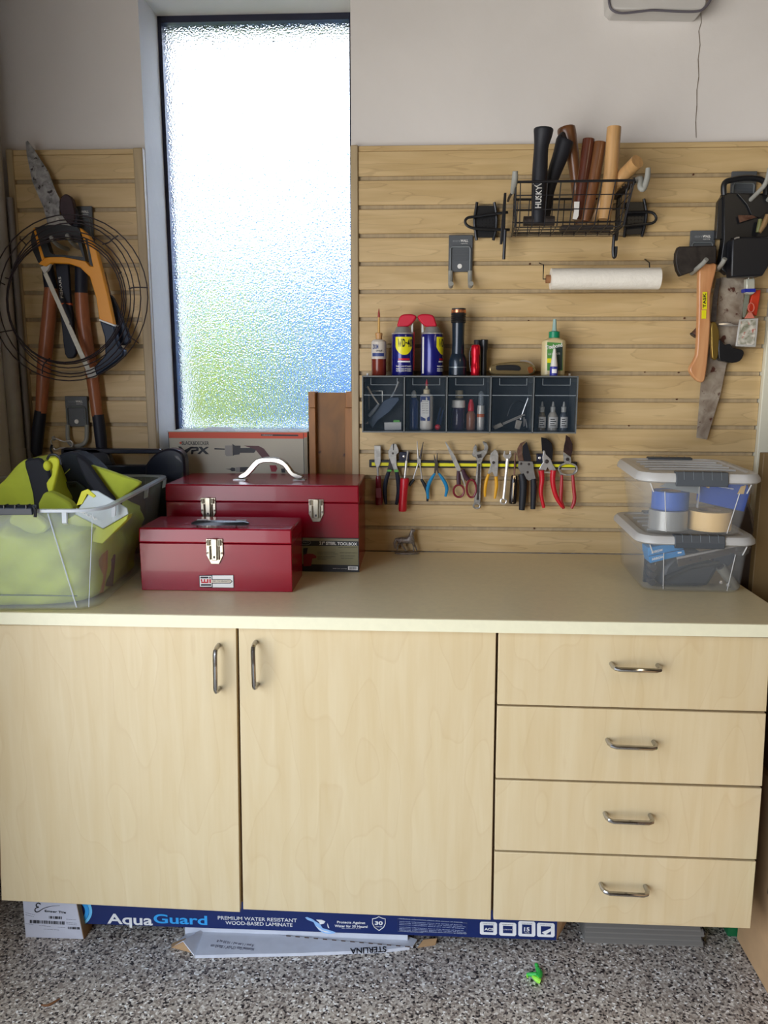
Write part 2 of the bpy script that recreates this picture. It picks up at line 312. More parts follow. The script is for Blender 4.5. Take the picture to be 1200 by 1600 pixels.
d = part('door', G().pp([(372.8, 981), (775.3, 985.6), (767, 1437.5), (380, 1421)], DY, .018), MAPLE, cb, bevel=.0012); handle((399.7, 1003), (402, 1069), DY, .0052, d)
dc = thing('drawer_cabinet', 'maple base cabinet with four drawers at right end of worktop', 'cabinet', (.476, -.3, .178))
part('body', G().box(.1765, .77, DY+.0185, .018, .186, .885), CARC, dc)
for q, ha, hb in ((((779.2, 987.3), (1204, 996.6), (1197.5, 1112), (777, 1100.3)), (955, 1037), (1027.5, 1039.5)), (((777, 1103.4), (1197.2, 1115.3), (1191, 1228.6), (774.5, 1215.6)), (948.8, 1155.8), (1020.8, 1158.8)),
                  (((774.4, 1218.7), (1190.6, 1232), (1182, 1343), (773, 1328.2)), (945, 1270.5), (1015.5, 1273.5)), (((772.8, 1331.3), (1181.5, 1346.2), (1172.5, 1451), (771, 1436.8)), (938.6, 1380.8), (1008, 1384.5))):
    d = part('drawer', G().pp(q, DY, .018), MAPLE, dc, bevel=.0012); handle(ha, hb, DY, .0052, d)
wt = thing('worktop', 'long cream laminate worktop running over both cabinets', 'worktop', (-.2, -.3, .885))
part('top', G().box(XL+.002, .818, -.652, -.0065, .8853, CT), COUNTER, wt, bevel=.002).location = (0, 0, 0)
part('edge_band', G().box(XL+.002, .818, -.6545, -.6525, .8853, CT-.0008), EDGE, wt)
part('niche_shelf', G().box(WX0+.001, WX1-.001, -.006, WD+.019, .8853, CT), COUNTER, wt)
# ------------------------------------------------------------ tool rail with hand tools (measured in crop units, cr() turns them into photo pixels)
def cr(x0, y0, s): return lambda *q: [(x0+q[i]/s, y0+q[i+1]/s) for i in range(0, len(q), 2)]
A = cr(570, 680, 7.06); B = cr(730, 670, 6.667)
def hung(name, label, cat, px, group=None, Y=-.03): return thing(name, label, cat, at(*px, Y), group)
TG = 'hand tools on the magnetic rail'
RY = -.016
t = hung('tool_rail', 'black magnetic tool rail with yellow stripe on slat wall', 'tool rail', (740, 731), Y=RY)
part('rail', G().pp([(576.8, 718.6), (902, 722), (902, 733), (576.8, 730)], RY+.001, .0145), BLACK, t, bevel=.0015)
part('stripe', G().pp([(580.8, 722.6), (899, 725.8), (899, 730), (580.8, 727.8)], RY-.0006, .0015), mat('yellow_stripe', (224, 216, 20), .5), t)
for q in (A(378, 186, 492, 186, 492, 282, 378, 282), B(726, 262, 790, 262, 790, 345, 726, 345)):
    b = part('bracket', G().pp(q, RY-.001, .016), NAVY, t, bevel=.001); c = at(sum(p[0] for p in q)/4-.5, sum(p[1] for p in q)/4, RY-.001)
    part('screw', G().lathe([(.0042, 0), (.0042, .0012), (.0025, .0022)], c, (0, -1, 0), 12), STEEL, b)
TY = RY-.0075
DKRED = mat('dark_red_handle', (112, 16, 34), .3, coat=.3); PRED = mat('bright_red_grip', (196, 24, 38), .35)
BLU = mat('light_blue_grip', (22, 128, 176), .4); YEL = mat('yellow_grip', (226, 164, 16), .45); GRN = mat('green_collar', (96, 176, 70), .5)
GRIP = mat('black_rubber', (24, 26, 32), .6); GRIPN = mat('navy_black_rubber', (18, 24, 42), .55); RUST = mat('rusted_blade', (128, 96, 78), .55, .5, var=.35, scale=60, col2=(80, 50, 38))
t = hung('wood_chisel', 'chisel with dark red handle, leftmost on the tool rail', 'chisel', (591, 788), TG)
part('blade', G().pp(A(103, 115, 176, 115, 176, 300, 157, 352, 125, 352, 107, 300), TY, .006), TOOLST, t, bevel=.001)
part('shank', G().pt(A(142, 345, 148, 460), TY+.001, [2, 1.8]), TOOLST, t)
h = part('handle', G().pt(A(149, 448, 150, 480, 151, 560, 155, 650, 156, 735, 156, 766), TY, [3.5, 4.6, 4.6, 5.6, 6.4, 5.6], 14, smooth=2), DKRED, t)
part('print', G().pp(A(122, 585, 176, 585, 182, 690, 128, 690), TY-.0131, .001), mat('faded_print', (150, 84, 108), .5), h)
t = hung('cutting_pliers', 'diagonal pliers with black grips and green collars on tool rail', 'pliers', (612, 788), TG)
part('jaw', G().pp(A(258, 175, 275, 152, 290, 108, 314, 92, 350, 98, 372, 160, 374, 192, 347, 215, 352, 330, 370, 402, 325, 402, 300, 330, 262, 235), TY, .005), TOOLST, t, bevel=.001)
part('jaw', G().pp(A(270, 260, 300, 330, 315, 370, 292, 388, 245, 388, 262, 320), TY+.0035, .005), DARKST, t)
part('jaw_gap', G().pp(A(310, 96, 324, 96, 320, 165, 312, 165), TY-.0006, .001), INK, t)
part('pivot_print', G().lathe([(.0032, 0), (.0032, .0008)], at(*A(310, 200)[0], TY), (0, -1, 0), 16), DARKST, t)
part('grip', G().pt(A(268, 390, 240, 480, 222, 580, 224, 690, 235, 762), TY, [3, 3.4, 3.6, 3.2, 2.2], 10, smooth=3), GRIPN, t)
part('grip', G().pt(A(350, 400, 368, 500, 374, 610, 362, 700, 347, 765), TY, [3, 3.6, 3.6, 3.2, 2.4], 10, smooth=3), GRIPN, t)
part('collar', G().pp(A(248, 382, 296, 382, 290, 402, 244, 402), TY-.006, .009), GRN, t); part('collar', G().pp(A(325, 382, 368, 382, 370, 405, 327, 408), TY-.006, .009), GRN, t)
t = hung('nut_driver', 'red handled nut driver with bright shank on tool rail', 'screwdriver', (630, 797), TG, Y=-.04)
part('shank', G().pt(A(460, 282, 440, 480), TY-.006, [2.2, 2.2], 12), STEEL, t); part('tip', G().pt(A(474, 172, 472, 205, 460, 285), TY-.005, [1.8, 1.2, 1.2], 10), TOOLST, t)
part('handle', G().pt(A(440, 474, 440, 490, 430, 600, 420, 740, 417, 815, 417, 838), TY-.012, [6.4, 7.2, 6.6, 6.6, 6.8, 6], 16, smooth=1), PRED, t)
t = hung('snap_ring_pliers', 'long thin nosed pliers with black grips crossing behind blue pliers', 'pliers', (655, 783), TG)
part('jaw', G().pt(A(578, 62, 582, 150, 590, 255), TY, [.5, 1, 2], 8), TOOLST, t); part('jaw', G().pt(A(645, 75, 628, 160, 610, 262), TY, [.5, 1.1, 2], 8), DARKST, t)
part('joint', G().pp(A(577, 252, 600, 238, 620, 252, 620, 310, 596, 322, 576, 308), TY-.001, .006), TOOLST, t, bevel=.001)
part('arm', G().pt(A(588, 315, 562, 395, 535, 482), TY, 1.3), TOOLST, t); part('arm', G().pt(A(608, 315, 620, 395, 632, 482), TY, 1.3), TOOLST, t)
part('grip', G().pt(A(546, 486, 515, 520, 488, 556), TY, [2, 2.6, 2.4], 10), GRIP, t); part('grip', G().pt(A(622, 484, 655, 540, 682, 600, 694, 660, 690, 728), TY+.003, [2, 2.8, 2.8, 2.4, 1.8], 10, smooth=2), GRIP, t)
t = hung('hobby_pliers', 'small pliers with light blue grips on tool rail', 'pliers', (685, 778), TG)
part('jaw', G().pt(A(764, 215, 778, 292), TY, [.5, 1.6], 8), DARKST, t); part('jaw', G().pt(A(800, 198, 794, 292), TY, [.5, 1.6], 8), DARKST, t)
part('joint', G().pp(A(775, 285, 808, 285, 812, 380, 820, 424, 804, 424, 792, 385, 782, 424, 762, 424, 768, 370), TY-.001, .005), DARKST, t, bevel=.001)
part('grip', G().pt(A(774, 422, 735, 480, 706, 540, 692, 610, 700, 700), TY-.002, [1.7, 2.7, 3, 2.8, 2], 10, smooth=3), BLU, t)
part('grip', G().pt(A(815, 420, 855, 475, 892, 540, 905, 600, 889, 676), TY-.002, [1.7, 2.7, 3, 2.8, 2], 10, smooth=3), BLU, t)
t = hung('scissors', 'household scissors with dark red and black handles on tool rail', 'scissors', (725, 776), TG)
part('blade', G().pp(A(883, 70, 905, 85, 1000, 240, 1060, 370, 1050, 405, 1012, 385, 985, 320, 930, 190), TY, .003), TOOLST, t, bevel=.0005)
part('blade', G().pp(A(1048, 405, 1066, 400, 1112, 560, 1100, 565), TY-.005, .003), STEEL, t)
part('stem', G().pt(A(1034, 395, 1034, 460, 1036, 540), TY, [3, 3.6, 3.6], 10), mat('plum_plastic', (62, 28, 44), .45), t)
part('stem', G().pt(A(1080, 378, 1100, 440, 1140, 490), TY+.001, [3, 4, 4], 10), MATS['plum_plastic'], t)
def ringpx(cx, cy, rx, ry, n=18): return [(cx+rx*math.cos(2*math.pi*i/n), cy+ry*math.sin(2*math.pi*i/n)) for i in range(n)]
HR = mat('maroon_plastic', (122, 24, 38), .4)
part('finger_loop', G().pt([A(*q)[0] for q in ringpx(1037, 615, 58, 68)], TY, 1.7, 8, closed=True), HR, t)
part('finger_loop', G().pt([A(*q)[0] for q in ringpx(1176, 588, 52, 98)], TY, 1.7, 8, closed=True), HR, t)
t = hung('adjustable_wrench', 'large adjustable wrench with worn ribbed handle on tool rail', 'wrench', (746, 792), TG)
OLDST = mat('worn_steel', (176, 172, 164), .42, .4, var=.3, scale=90, bump=.4)
part('handle', G().pp(B(103, 345, 150, 345, 146, 560, 138, 770, 128, 790, 80, 790, 72, 770, 86, 560), TY, .007), OLDST, t, bevel=.0015)
part('jaw', G().pp(B(90, 160, 105, 190, 100, 222, 112, 240, 175, 222, 182, 190, 160, 140, 168, 128, 205, 148, 222, 192, 210, 250, 165, 312, 152, 352, 104, 352, 90, 300, 62, 290, 50, 268, 62, 240, 66, 200), TY-.001, .009), OLDST, t, bevel=.0015)
part('worm_screw', G().pp(B(98, 270, 148, 262, 150, 300, 112, 308), TY-.0025, .002), DARKST, t)
part('handle_hole', G().pt([B(*q)[0] for q in ringpx(100, 802, 34, 26)], TY+.002, 1.6, 8, closed=True), OLDST, t)
part('handle_rib', G().pp(B(116, 365, 137, 365, 130, 560, 122, 740, 98, 740, 106, 560), TY-.0008, .001), DARKST, t)
t = hung('slip_joint_pliers', 'slip joint pliers with yellow grips on tool rail', 'pliers', (769, 780), TG)
part('jaw', G().pp(B(290, 213, 315, 235, 326, 280, 322, 400, 315, 498, 285, 498, 262, 448, 222, 478, 216, 462, 246, 372, 234, 310, 246, 258), TY, .006), TOOLST, t, bevel=.001)
part('pivot', G().lathe([(.0045, 0), (.004, .0018)], at(*B(275, 352)[0], TY), (0, -1, 0), 14), DARKST, t)
part('grip', G().pt(B(224, 470, 200, 540, 186, 630, 186, 708), TY, [2.2, 2.6, 2.4, 1.8], 10, smooth=3), YEL, t)
part('grip', G().pt(B(300, 496, 306, 580, 298, 650, 286, 727), TY, [2.8, 2.8, 2.5, 1.8], 10, smooth=3), YEL, t)
t = hung('combination_wrench', 'bright combination wrench with ring end down on tool rail', 'wrench', (787, 787), TG)
part('open_end', G().pp(B(374, 285, 385, 232, 396, 228, 397, 266, 420, 272, 443, 262, 444, 228, 458, 236, 464, 285, 440, 318, 402, 318), TY, .005), STEEL, t, bevel=.001)
part('shaft', G().pt(B(421, 312, 400, 520, 379, 728), TY+.001, [3, 2.2, 2.4], 8), STEEL, t)
part('ring_end', G().pt([B(*q)[0] for q in ringpx(378, 755, 30, 28)], TY, 1.5, 10, closed=True), STEEL, t)
t = hung('striped_screwdriver', 'screwdriver with black and cream striped handle on tool rail', 'screwdriver', (801, 786), TG)
part('shank', G().pt(B(502, 246, 497, 360, 490, 482), TY, [1.4, 1.5, 1.6], 10), RUST, t)
part('handle', G().pt(B(490, 484, 488, 500, 484, 570, 477, 690, 473, 760, 472, 780), TY, [3.8, 5, 5.4, 5.8, 6.2, 5], 14, smooth=1), mat('black_gloss', (30, 22, 20), .25), t)
part('stripe', G().pt(B(486, 560, 478, 690, 475, 772), TY-.0075, [1.6, 1.8, 1.9], 8), mat('cream_stripe', (232, 200, 146), .4), t)
part('ferrule', G().pp(B(478, 490, 504, 490, 502, 525, 478, 525), TY-.009, .001), MATS['cream_stripe'], t)
t = hung('black_pruner', 'heavy black handled pruning shears with grey head plate', 'pruning shears', (823, 797), TG)
part('blade', G().pp(B(616, 126, 575, 165, 572, 250, 592, 338, 540, 342, 522, 275, 524, 205, 556, 150), TY+.001, .004), RUST, t, bevel=.0006)
part('blade', G().pp(B(620, 135, 640, 210, 668, 310, 662, 335, 595, 338, 578, 260, 580, 180), TY-.002, .004), mat('black_blade', (34, 34, 40), .4, .4), t)
part('head_plate', G().pp(B(540, 335, 680, 340, 692, 372, 696, 432, 716, 520, 640, 542, 560, 468, 530, 400), TY-.005, .008), mat('grey_casting', (142, 138, 132), .5, .5, var=.1), t, bevel=.001)
for q in ((560, 364), (642, 368), (628, 452)): part('bolt', G().lathe([(.0036, 0), (.0036, .001), (.002, .002)], at(*B(*q)[0], TY-.005), (0, -1, 0), 12), DARKST, t)
part('grip', G().pt(B(562, 470, 580, 540, 582, 640, 575, 760, 568, 845), TY-.001, [4.5, 6, 5.8, 5.6, 4.6], 12, smooth=3), GRIP, t)
part('grip', G().pt(B(688, 520, 692, 600, 690, 700, 684, 835), TY-.001, [4.2, 4.8, 4.6, 4], 12, smooth=3), GRIP, t)
t = hung('bypass_pruner', 'pruning shears with silver head and long red grips', 'pruning shears', (865, 794), TG)
part('blade', G().pp(B(770, 88, 830, 100, 880, 150, 894, 220, 886, 330, 840, 305, 800, 240, 780, 235), TY, .004), mat('dark_blade', (36, 34, 38), .35, .5), t, bevel=.0006)
part('head', G().pp(B(796, 222, 812, 232, 818, 265, 868, 312, 892, 372, 926, 424, 912, 436, 862, 436, 838, 400, 820, 436, 748, 424, 772, 376, 790, 352, 784, 300), TY-.003, .006), STEEL, t, bevel=.001)
part('bolt', G().lathe([(.006, 0), (.006, .001), (.003, .003)], at(*B(828, 340)[0], TY-.003), (0, -1, 0), 16), DARKST, t)
part('spring', G().pt(B(798, 452, 868, 456), TY-.002, 1.4, 10), STEEL, t)
part('grip', G().pt(B(770, 432, 780, 520, 770, 610, 770, 690, 798, 822), TY-.002, [4.8, 4, 3.6, 3.2, 2.6], 12, smooth=3), PRED, t)
part('grip', G().pt(B(898, 432, 890, 530, 906, 640, 938, 730, 990, 812), TY-.002, [4.8, 4.2, 3.8, 3.4, 2.8], 12, smooth=3), PRED, t)
t = hung('old_pruner', 'old narrow bladed pruning shears with red coated handles, last on rail', 'pruning shears', (887, 795), TG)
part('blade', G().pp(B(1030, 65, 1070, 90, 1098, 160, 1098, 230, 1080, 292, 1004, 242, 1010, 180, 1025, 120), TY, .004), mat('brown_blade', (62, 40, 36), .5, .5, var=.3, scale=50), t, bevel=.0006)
part('head', G().pp(B(1003, 248, 1080, 292, 1086, 340, 1075, 368, 1022, 366, 1005, 330), TY-.002, .005), OLDST, t, bevel=.001)
part('bolt', G().lathe([(.0052, 0), (.005, .0015)], at(*B(1046, 318)[0], TY-.002), (0, -1, 0), 14), DARKST, t)
part('spring', G().pt([B(*q)[0] for q in ringpx(1050, 420, 96, 62)], TY+.001, 1.5, 8, closed=True), OLDST, t)
part('spring_bar', G().pt(B(980, 418, 1122, 420), TY-.003, 1.7, 8), STEEL, t)
part('grip', G().pt(B(985, 480, 982, 600, 975, 740, 990, 790, 1006, 830), TY, [2.2, 3, 3, 3, 2.4], 10, smooth=3), mat('red_coating', (168, 36, 40), .45), t)
part('grip', G().pt(B(1100, 480, 1108, 600, 1118, 700, 1112, 770, 1086, 828), TY, [2.2, 3, 3, 3, 2.4], 10, smooth=3), MATS['red_coating'], t)
part('link', G().pp(B(950, 400, 1000, 480, 990, 505, 975, 500), TY, .004), OLDST, t); part('link', G().pp(B(1145, 400, 1112, 480, 1090, 505, 1085, 490), TY, .004), OLDST, t)
# ------------------------------------------------------------ tilt bin rack
OY = -.118; oz1 = at(700, 587, OY).z; oz0 = at(700, 676.5, OY).z; ox0 = at(566, 630, OY).x; ox1 = at(902, 630, OY).x
SM_ = mat('rack_grey', (104, 108, 108), .4); SMK = mat('smoky_plastic', (60, 74, 86), .06, alpha=.16, spec=.5); SMB = mat('smoky_rib', (150, 158, 162), .2, alpha=.75)
t = thing('tilt_bin_rack', 'grey five compartment rack of clear smoky tilt bins on slat wall', 'storage rack', ((ox0+ox1)/2, OY/2, oz0))
part('back_panel', G().box(ox0, ox1, -.008, -.0012, oz0, oz1), mat('rack_back', (30, 36, 42), .5), t)
part('top_panel', G().box(ox0, ox1, OY, -.008, oz1-.004, oz1), SM_, t, bevel=.001); part('bottom_panel', G().box(ox0, ox1, OY, -.008, oz0, oz0+.004), SM_, t, bevel=.001)
dxs = [at(x, 630, OY).x for x in (566.6, 631.6, 698, 766.5, 833.5, 901.5)]
for x in dxs: part('side_panel', G().prism([(x-.0015, oz0), (x+.0015, oz0), (x+.0015, oz1), (x-.0015, oz1)], OY, -.008), SM_, t)
BT = oz0+.0052
for x0, x1 in zip(dxs, dxs[1:]):
    a, b = x0+.004, x1-.004; ym = OY+.0015; z1 = oz1-.006
    bn = part('bin', G().box(a, b, ym, ym+.002, BT-.0008, z1).box(a, a+.0015, ym+.002, -.02, BT-.0008, z1-.012).box(b-.0015, b, ym+.002, -.02, BT-.0008, z1-.012).box(a+.0015, b-.0015, ym+.002, -.02, BT-.0008, BT), SMK, t)
    zl = at(700, 617.5, ym).z; part('bin_ledge', G().box(a, b, ym-.002, ym, zl-.001, zl+.001), SMB, bn)
    u0, u1 = a+(b-a)*.17, b-(b-a)*.14; zt = z1-.001; zb = at(700, 601, ym).z
    part('label_frame', G().box(u0, u0+.0015, ym-.0015, ym, zb, zt).box(u1-.0015, u1, ym-.0015, ym, zb, zt).box(u0, u1, ym-.0015, ym, zb-.0015, zb), SMB, bn)
def bottle(name, label, cat, px, ybase, profile, m, Y, group=None, z=None, n=20):   # profile: (half width px, y px)
    c = at(px, ybase, Y); z = z if z is not None else c.z; k = pix(Y)
    t = thing(name, label, cat, (c.x, Y, z), group)
    part('body', G().lathe([(r*k, z+(ybase-y)*k) for r, y in profile], (c.x, Y, 0), n=n), m, t, bevel=0); return t, c.x, z, k
IN = 'small things inside the tilt bins'
def seg(t, name, m, x, z, k, yb, prof, Y, n=20, label=None): return part(name, G().lathe([(r*k, z+(yb-y)*k) for r, y in prof], (x, Y, 0), n=n), m, t, label=label)
Cc = cr(560, 580, 6.667); Dd = cr(730, 580, 6.667)
YI = -.062
# bin 1
t = thing('utility_knife', 'dark folding utility knife leaning across first tilt bin', 'knife', at(600, 668, YI), IN)
part('handle', G().pp(Cc(95, 520, 150, 440, 260, 310, 330, 275, 420, 270, 430, 300, 330, 420, 200, 520, 150, 600), YI+.004, .012), mat('knife_grey', (70, 84, 104), .4, .3), t, bevel=.002); part('blade', G().pp(Cc(72, 550, 100, 520, 104, 548), YI+.008, .002), STEEL, t)
t = thing('hex_key', 'bent silver hex key standing in first tilt bin', 'hex key', at(576, 660, YI), IN); part('bar', G().pt(Cc(110, 400, 110, 210, 160, 205, 250, 205, 250, 340), YI+.03, .9), STEEL, t)
t = thing('silver_driver', 'slim silver screwdriver leaning left in first tilt bin', 'screwdriver', at(590, 668, YI), IN); part('shaft', G().pt(Cc(92, 160, 150, 260, 215, 350), YI-.01, [2.2, 1.4, 1.2]), STEEL, t); part('grip', G().pt(Cc(210, 345, 160, 410, 110, 470), YI-.01, [2, 3, 3]), mat('clear_grip', (130, 136, 142), .3), t)
t = thing('small_awl', 'small silver awl leaning right in first tilt bin', 'awl', at(620, 668, YI), IN); part('shaft', G().pt(Cc(420, 110, 375, 215), YI+.01, [1.8, .8]), STEEL, t); part('grip', G().pt(Cc(375, 215, 330, 300), YI+.01, [1.6, 2]), MATS['clear_grip'], t)
p = at(614, 670, YI-.02); t = thing('eraser_box', 'small white box with green edge in first tilt bin', 'box', (p.x, YI-.02, BT), IN)
part('body', G().pp(Cc(270, 535, 445, 530, 445, 610, 272, 612), YI-.02, .02), mat('off_white', (206, 204, 200), .5), t); part('green_tab', G().pp(Cc(365, 510, 430, 510, 430, 530, 365, 533), YI-.019, .015), GRN, t)
# bin 2
def inb(x): return at(x, 670, YI).x
def inbottle(name, label, px, parts, cat='bottle', Y=YI, grp=IN):
    k = pix(Y); x = at(px, 640, Y).x; t = thing(name, label, cat, (x, Y, BT), grp)
    z0 = BT
    for nm, m, pr in parts: part(nm, G().lathe([(r*k, z0+h*k) for r, h in pr], (x, Y, 0), n=18), m, t)
    return t, x, k
inbottle('blue_bottle', 'dark blue bottle with clear cap in second tilt bin', 646.5, [('body', mat('blue_clear', (34, 58, 112), .15), [(7, 0), (7.4, 2), (7.4, 44), (5, 49), (4, 50)]), ('cap', mat('frost_cap', (188, 190, 186), .4), [(4, 50), (4.4, 51), (3.6, 58), (1.5, 61)])])
t, x, k = inbottle('white_glue_bottle', 'white glue bottle with red tip in second tilt bin', 666.5, [('body', mat('glue_white', (226, 220, 208), .4), [(9, 0), (10.4, 2), (10.4, 50), (9.5, 54), (5, 56)]), ('cap', mat('cream_cap', (222, 206, 170), .4), [(5.2, 56), (5.2, 62), (2, 64), (1.5, 68)]), ('tip', PRED, [(2.2, 68), (2, 73), (.5, 78)])])
part('label', G().pp(Cc(645, 262, 745, 262, 745, 520, 645, 515), YI-.0185, .003), mat('label_blue', (48, 64, 122), .5), t); part('label_patch', G().pp(Cc(665, 300, 738, 305, 738, 470, 700, 495, 650, 470, 650, 330), YI-.0192, .002), WHITE, t)
for i in range(6): ptext(t, 'glue text', (658.5+i*.3, 628+i*3.6), (669, 628+i*3.6), YI-.0195, 1.7, INK, name='print')
p = at(684, 667, YI-.02); t = thing('red_ball', 'small red ball on the floor of second tilt bin', 'ball', (p.x, YI-.02, BT), IN); part('ball', G().ball((p.x, YI-.02, BT+.0085), .0083), PRED, t)
t = thing('craft_blade', 'narrow dark blades standing in second tilt bin', 'blade', at(685, 660, YI+.03), IN); part('blade', G().pp(Cc(800, 560, 850, 380, 862, 380, 830, 575), YI+.03, .002), mat('blade_navy', (50, 66, 100), .3, .5), t); part('blade', G().pp(Cc(835, 550, 880, 400, 888, 410, 860, 560), YI+.034, .002), MATS['blade_navy'], t)
# bin 3
inbottle('purple_jar', 'purple glitter jar with white lid in third tilt bin', 716, [('body', mat('purple_jar', (62, 50, 82), .2, var=.3, scale=300), [(9.5, 0), (10.5, 2), (10.5, 33), (9.8, 34.5)]), ('lid', WHITE, [(10.4, 34.5), (10.6, 35), (10.6, 45), (9.8, 46)])], 'jar')
inbottle('glass_jar', 'pale lidded jar behind purple jar in third tilt bin', 717, [('body', mat('pale_glass', (120, 122, 112), .2), [(6, 0), (6.3, 2), (6.3, 48)]), ('lid', mat('cream_lid', (196, 184, 146), .4), [(6.2, 48), (6.2, 60)])], 'jar', Y=-.03)
inbottle('red_cap_bottle', 'tiny amber bottle with red cap in third tilt bin', 736, [('body', mat('amber_fill', (140, 92, 66), .3), [(6.4, 0), (7, 2), (7, 24), (4.4, 29)]), ('cap', PRED, [(4.2, 29), (5, 30), (4.6, 40), (3, 44), (2.6, 47)])])
t, x, k = inbottle('paint_tube', 'silver labelled tube with clear cap in third tilt bin', 751.5, [('body', mat('silver_tube', (196, 192, 184), .3, .2), [(5.6, 0), (6, 2), (6, 32), (5.4, 38)]), ('cap', mat('clear_cap', (150, 160, 166), .15, alpha=.5), [(4.6, 38), (4.6, 56), (2, 60)])], 'tube')
part('band', G().lathe([(6.15*k, BT+20*k), (6.15*k, BT+25*k)], (x, YI, 0), n=18), mat('orange_band', (196, 96, 44), .4), t)
# bin 4
for nm, lb, q, r in (('padlock', 'silver padlock body lying left in fourth tilt bin', (262, 575, 290, 610, 380, 570, 350, 535), None), ('small_lock', 'small cream lock standing right in fourth tilt bin', (515, 505, 575, 520, 545, 612, 495, 595), None)):
    t = thing(nm, lb, 'lock', at(*Dd(*q[:2])[0], YI-.02), IN); part('body', G().pp(Dd(*q), YI-.02, .012), mat('lock_metal', (176, 170, 158), .4, .5), t, bevel=.001)
    part('shackle', G().pt(Dd(370, 545, 470, 500, 560, 462, 600, 455), YI-.014, [1.2]*4, 8) if nm == 'padlock' else G().pt(Dd(555, 505, 590, 400, 635, 282), YI-.012, [1.1]*3, 8), STEEL, t)
    if nm == 'padlock': part('shackle', G().pt(Dd(375, 555, 480, 510, 570, 475), YI-.018, [1]*3, 8), STEEL, t)
t = thing('loop_cable', 'thin black looped cable in fourth tilt bin', 'cable', at(790, 655, YI), IN); part('wire', G().pt(Dd(420, 470, 440, 400, 480, 335, 540, 312, 590, 330, 610, 355), YI+.01, .8, 6, smooth=4), BLACK, t); part('wire', G().pt(Dd(535, 410, 575, 385, 600, 400), YI+.01, .7, 6, smooth=3), BLACK, t)
t = thing('key_bunch', 'two small silver keys hanging in fourth tilt bin', 'keys', at(818, 665, YI), IN); part('key', G().pp(Dd(585, 480, 600, 480, 600, 570, 585, 580), YI, .002), STEEL, t); part('key', G().pp(Dd(600, 500, 612, 500, 628, 585, 618, 590), YI+.004, .002), STEEL, t)
# bin 5
for i, (px, m, w) in enumerate(((847, (118, 104, 76), 6), (864, (176, 170, 158), 7.6), (881, (70, 76, 84), 6))):
    lb = ['dropper bottle with brown tint, left of three in last tilt bin', 'widest milky dropper bottle, middle of three in last tilt bin', 'dark dropper bottle, right of three in last tilt bin'][i]
    t, x, k = inbottle('dropper_bottle', lb, px, [('body', mat('dropper_%s' % ['brown', 'milk', 'dark'][i], m, .25), [(w, 0), (w, 22), (w*.6, 28)]), ('cap', mat('dropper_cap', (172, 172, 166), .35), [(3.8, 28), (4, 36), (2.2, 37), (1.2, 44)])], grp='dropper bottles in the last tilt bin')
    hw = w*.9; lp = part('label', G().add([(x-hw*k, YI-w*k*1.02-.0004, BT+4*k), (x+hw*k, YI-w*k*1.02-.0004, BT+4*k), (x+hw*k, YI-w*k*1.02-.0004, BT+21*k), (x-hw*k, YI-w*k*1.02-.0004, BT+21*k)], [(0, 1, 2, 3)]), WHITE, t, solid=.0004)
    for j in range(4): part('print', G().box(x-hw*k*.7, x+hw*k*(.3 if j % 2 else .6), YI-w*k*1.02-.0011, YI-w*k*1.02-.0006, BT+(7+j*3.2)*k, BT+(8.2+j*3.2)*k), INK, lp)
# ------------------------------------------------------------ things standing on the rack
YT = -.062; TZ = oz1+.0003
ON = 'things standing on the tilt bin rack'
Ee = cr(570, 480, 9.23); Ff = cr(690, 470, 5.714)
def stand(name, label, cat, px, segs, Y=YT, grp=ON, n=24):    # segs: (part, material, [(half width px, height px above the base)])
    k = pix(Y); x = at(px, 560, Y).x; t = thing(name, label, cat, (x, Y, TZ), grp)
    for nm, m, pr in segs: part(nm, G().lathe([(r*k, TZ+h*k) for r, h in pr], (x, Y, 0), n=n), m, t)
    return t, x, k
def patch(t, x, Y, r, a0, a1, z0, z1, m, name='label', n=10, shape=None, off=.0004):   # curved label on a round body
    g = G(); c = []
    for i in range(n+1):
        a = math.radians(a0+(a1-a0)*i/n); u = i/n; lo = z0 if not shape else z0+shape(u)*(z1-z0)
        for rr in (r+off, r+.0001): c.append((x+rr*math.sin(a), Y-rr*math.cos(a), lo)); c.append((x+rr*math.sin(a), Y-rr*math.cos(a), z1))
    f = []
    for i in range(n): a, b = i*4, i*4+4; f += [(a, b, b+1, a+1), (a+2, a+3, b+3, b+2), (a+1, b+1, b+3, a+3), (a, a+2, b+2, b)]
    f += [(0, 1, 3, 2), (n*4, n*4+2, n*4+3, n*4+1)]
    return part(name, g.add(c, f), m, t, angle=60)
def wraptext(t, s, x, Y, r, a0, a1, z0, z1, m, bold=0):         # flat letters set one by one round a can
    ws = [{'W': 1.5, 'M': 1.4, '-': .55, 'i': .4, 'l': .4, ' ': .5}.get(ch, 1) for ch in s]; n = sum(ws)
    for i, ch in enumerate(s):
        if ch == ' ': continue
        u0 = sum(ws[:i]); b0 = math.radians(a0+(a1-a0)*(u0+.06*ws[i])/n); b1 = math.radians(a0+(a1-a0)*(u0+.94*ws[i])/n); rr = r+.0007
        p, q = Vector((x+rr*math.sin(b0), Y-rr*math.cos(b0), z0)), Vector((x+rr*math.sin(b1), Y-rr*math.cos(b1), z0))
        if ch == '-': zz = z0+(z1-z0)*.42; p.z = q.z = zz; text(t, ch, p, q, m, (z1-z0)*.16, bold=bold)
        else: text(t, ch, p, q, m, z1-z0, bold=bold)
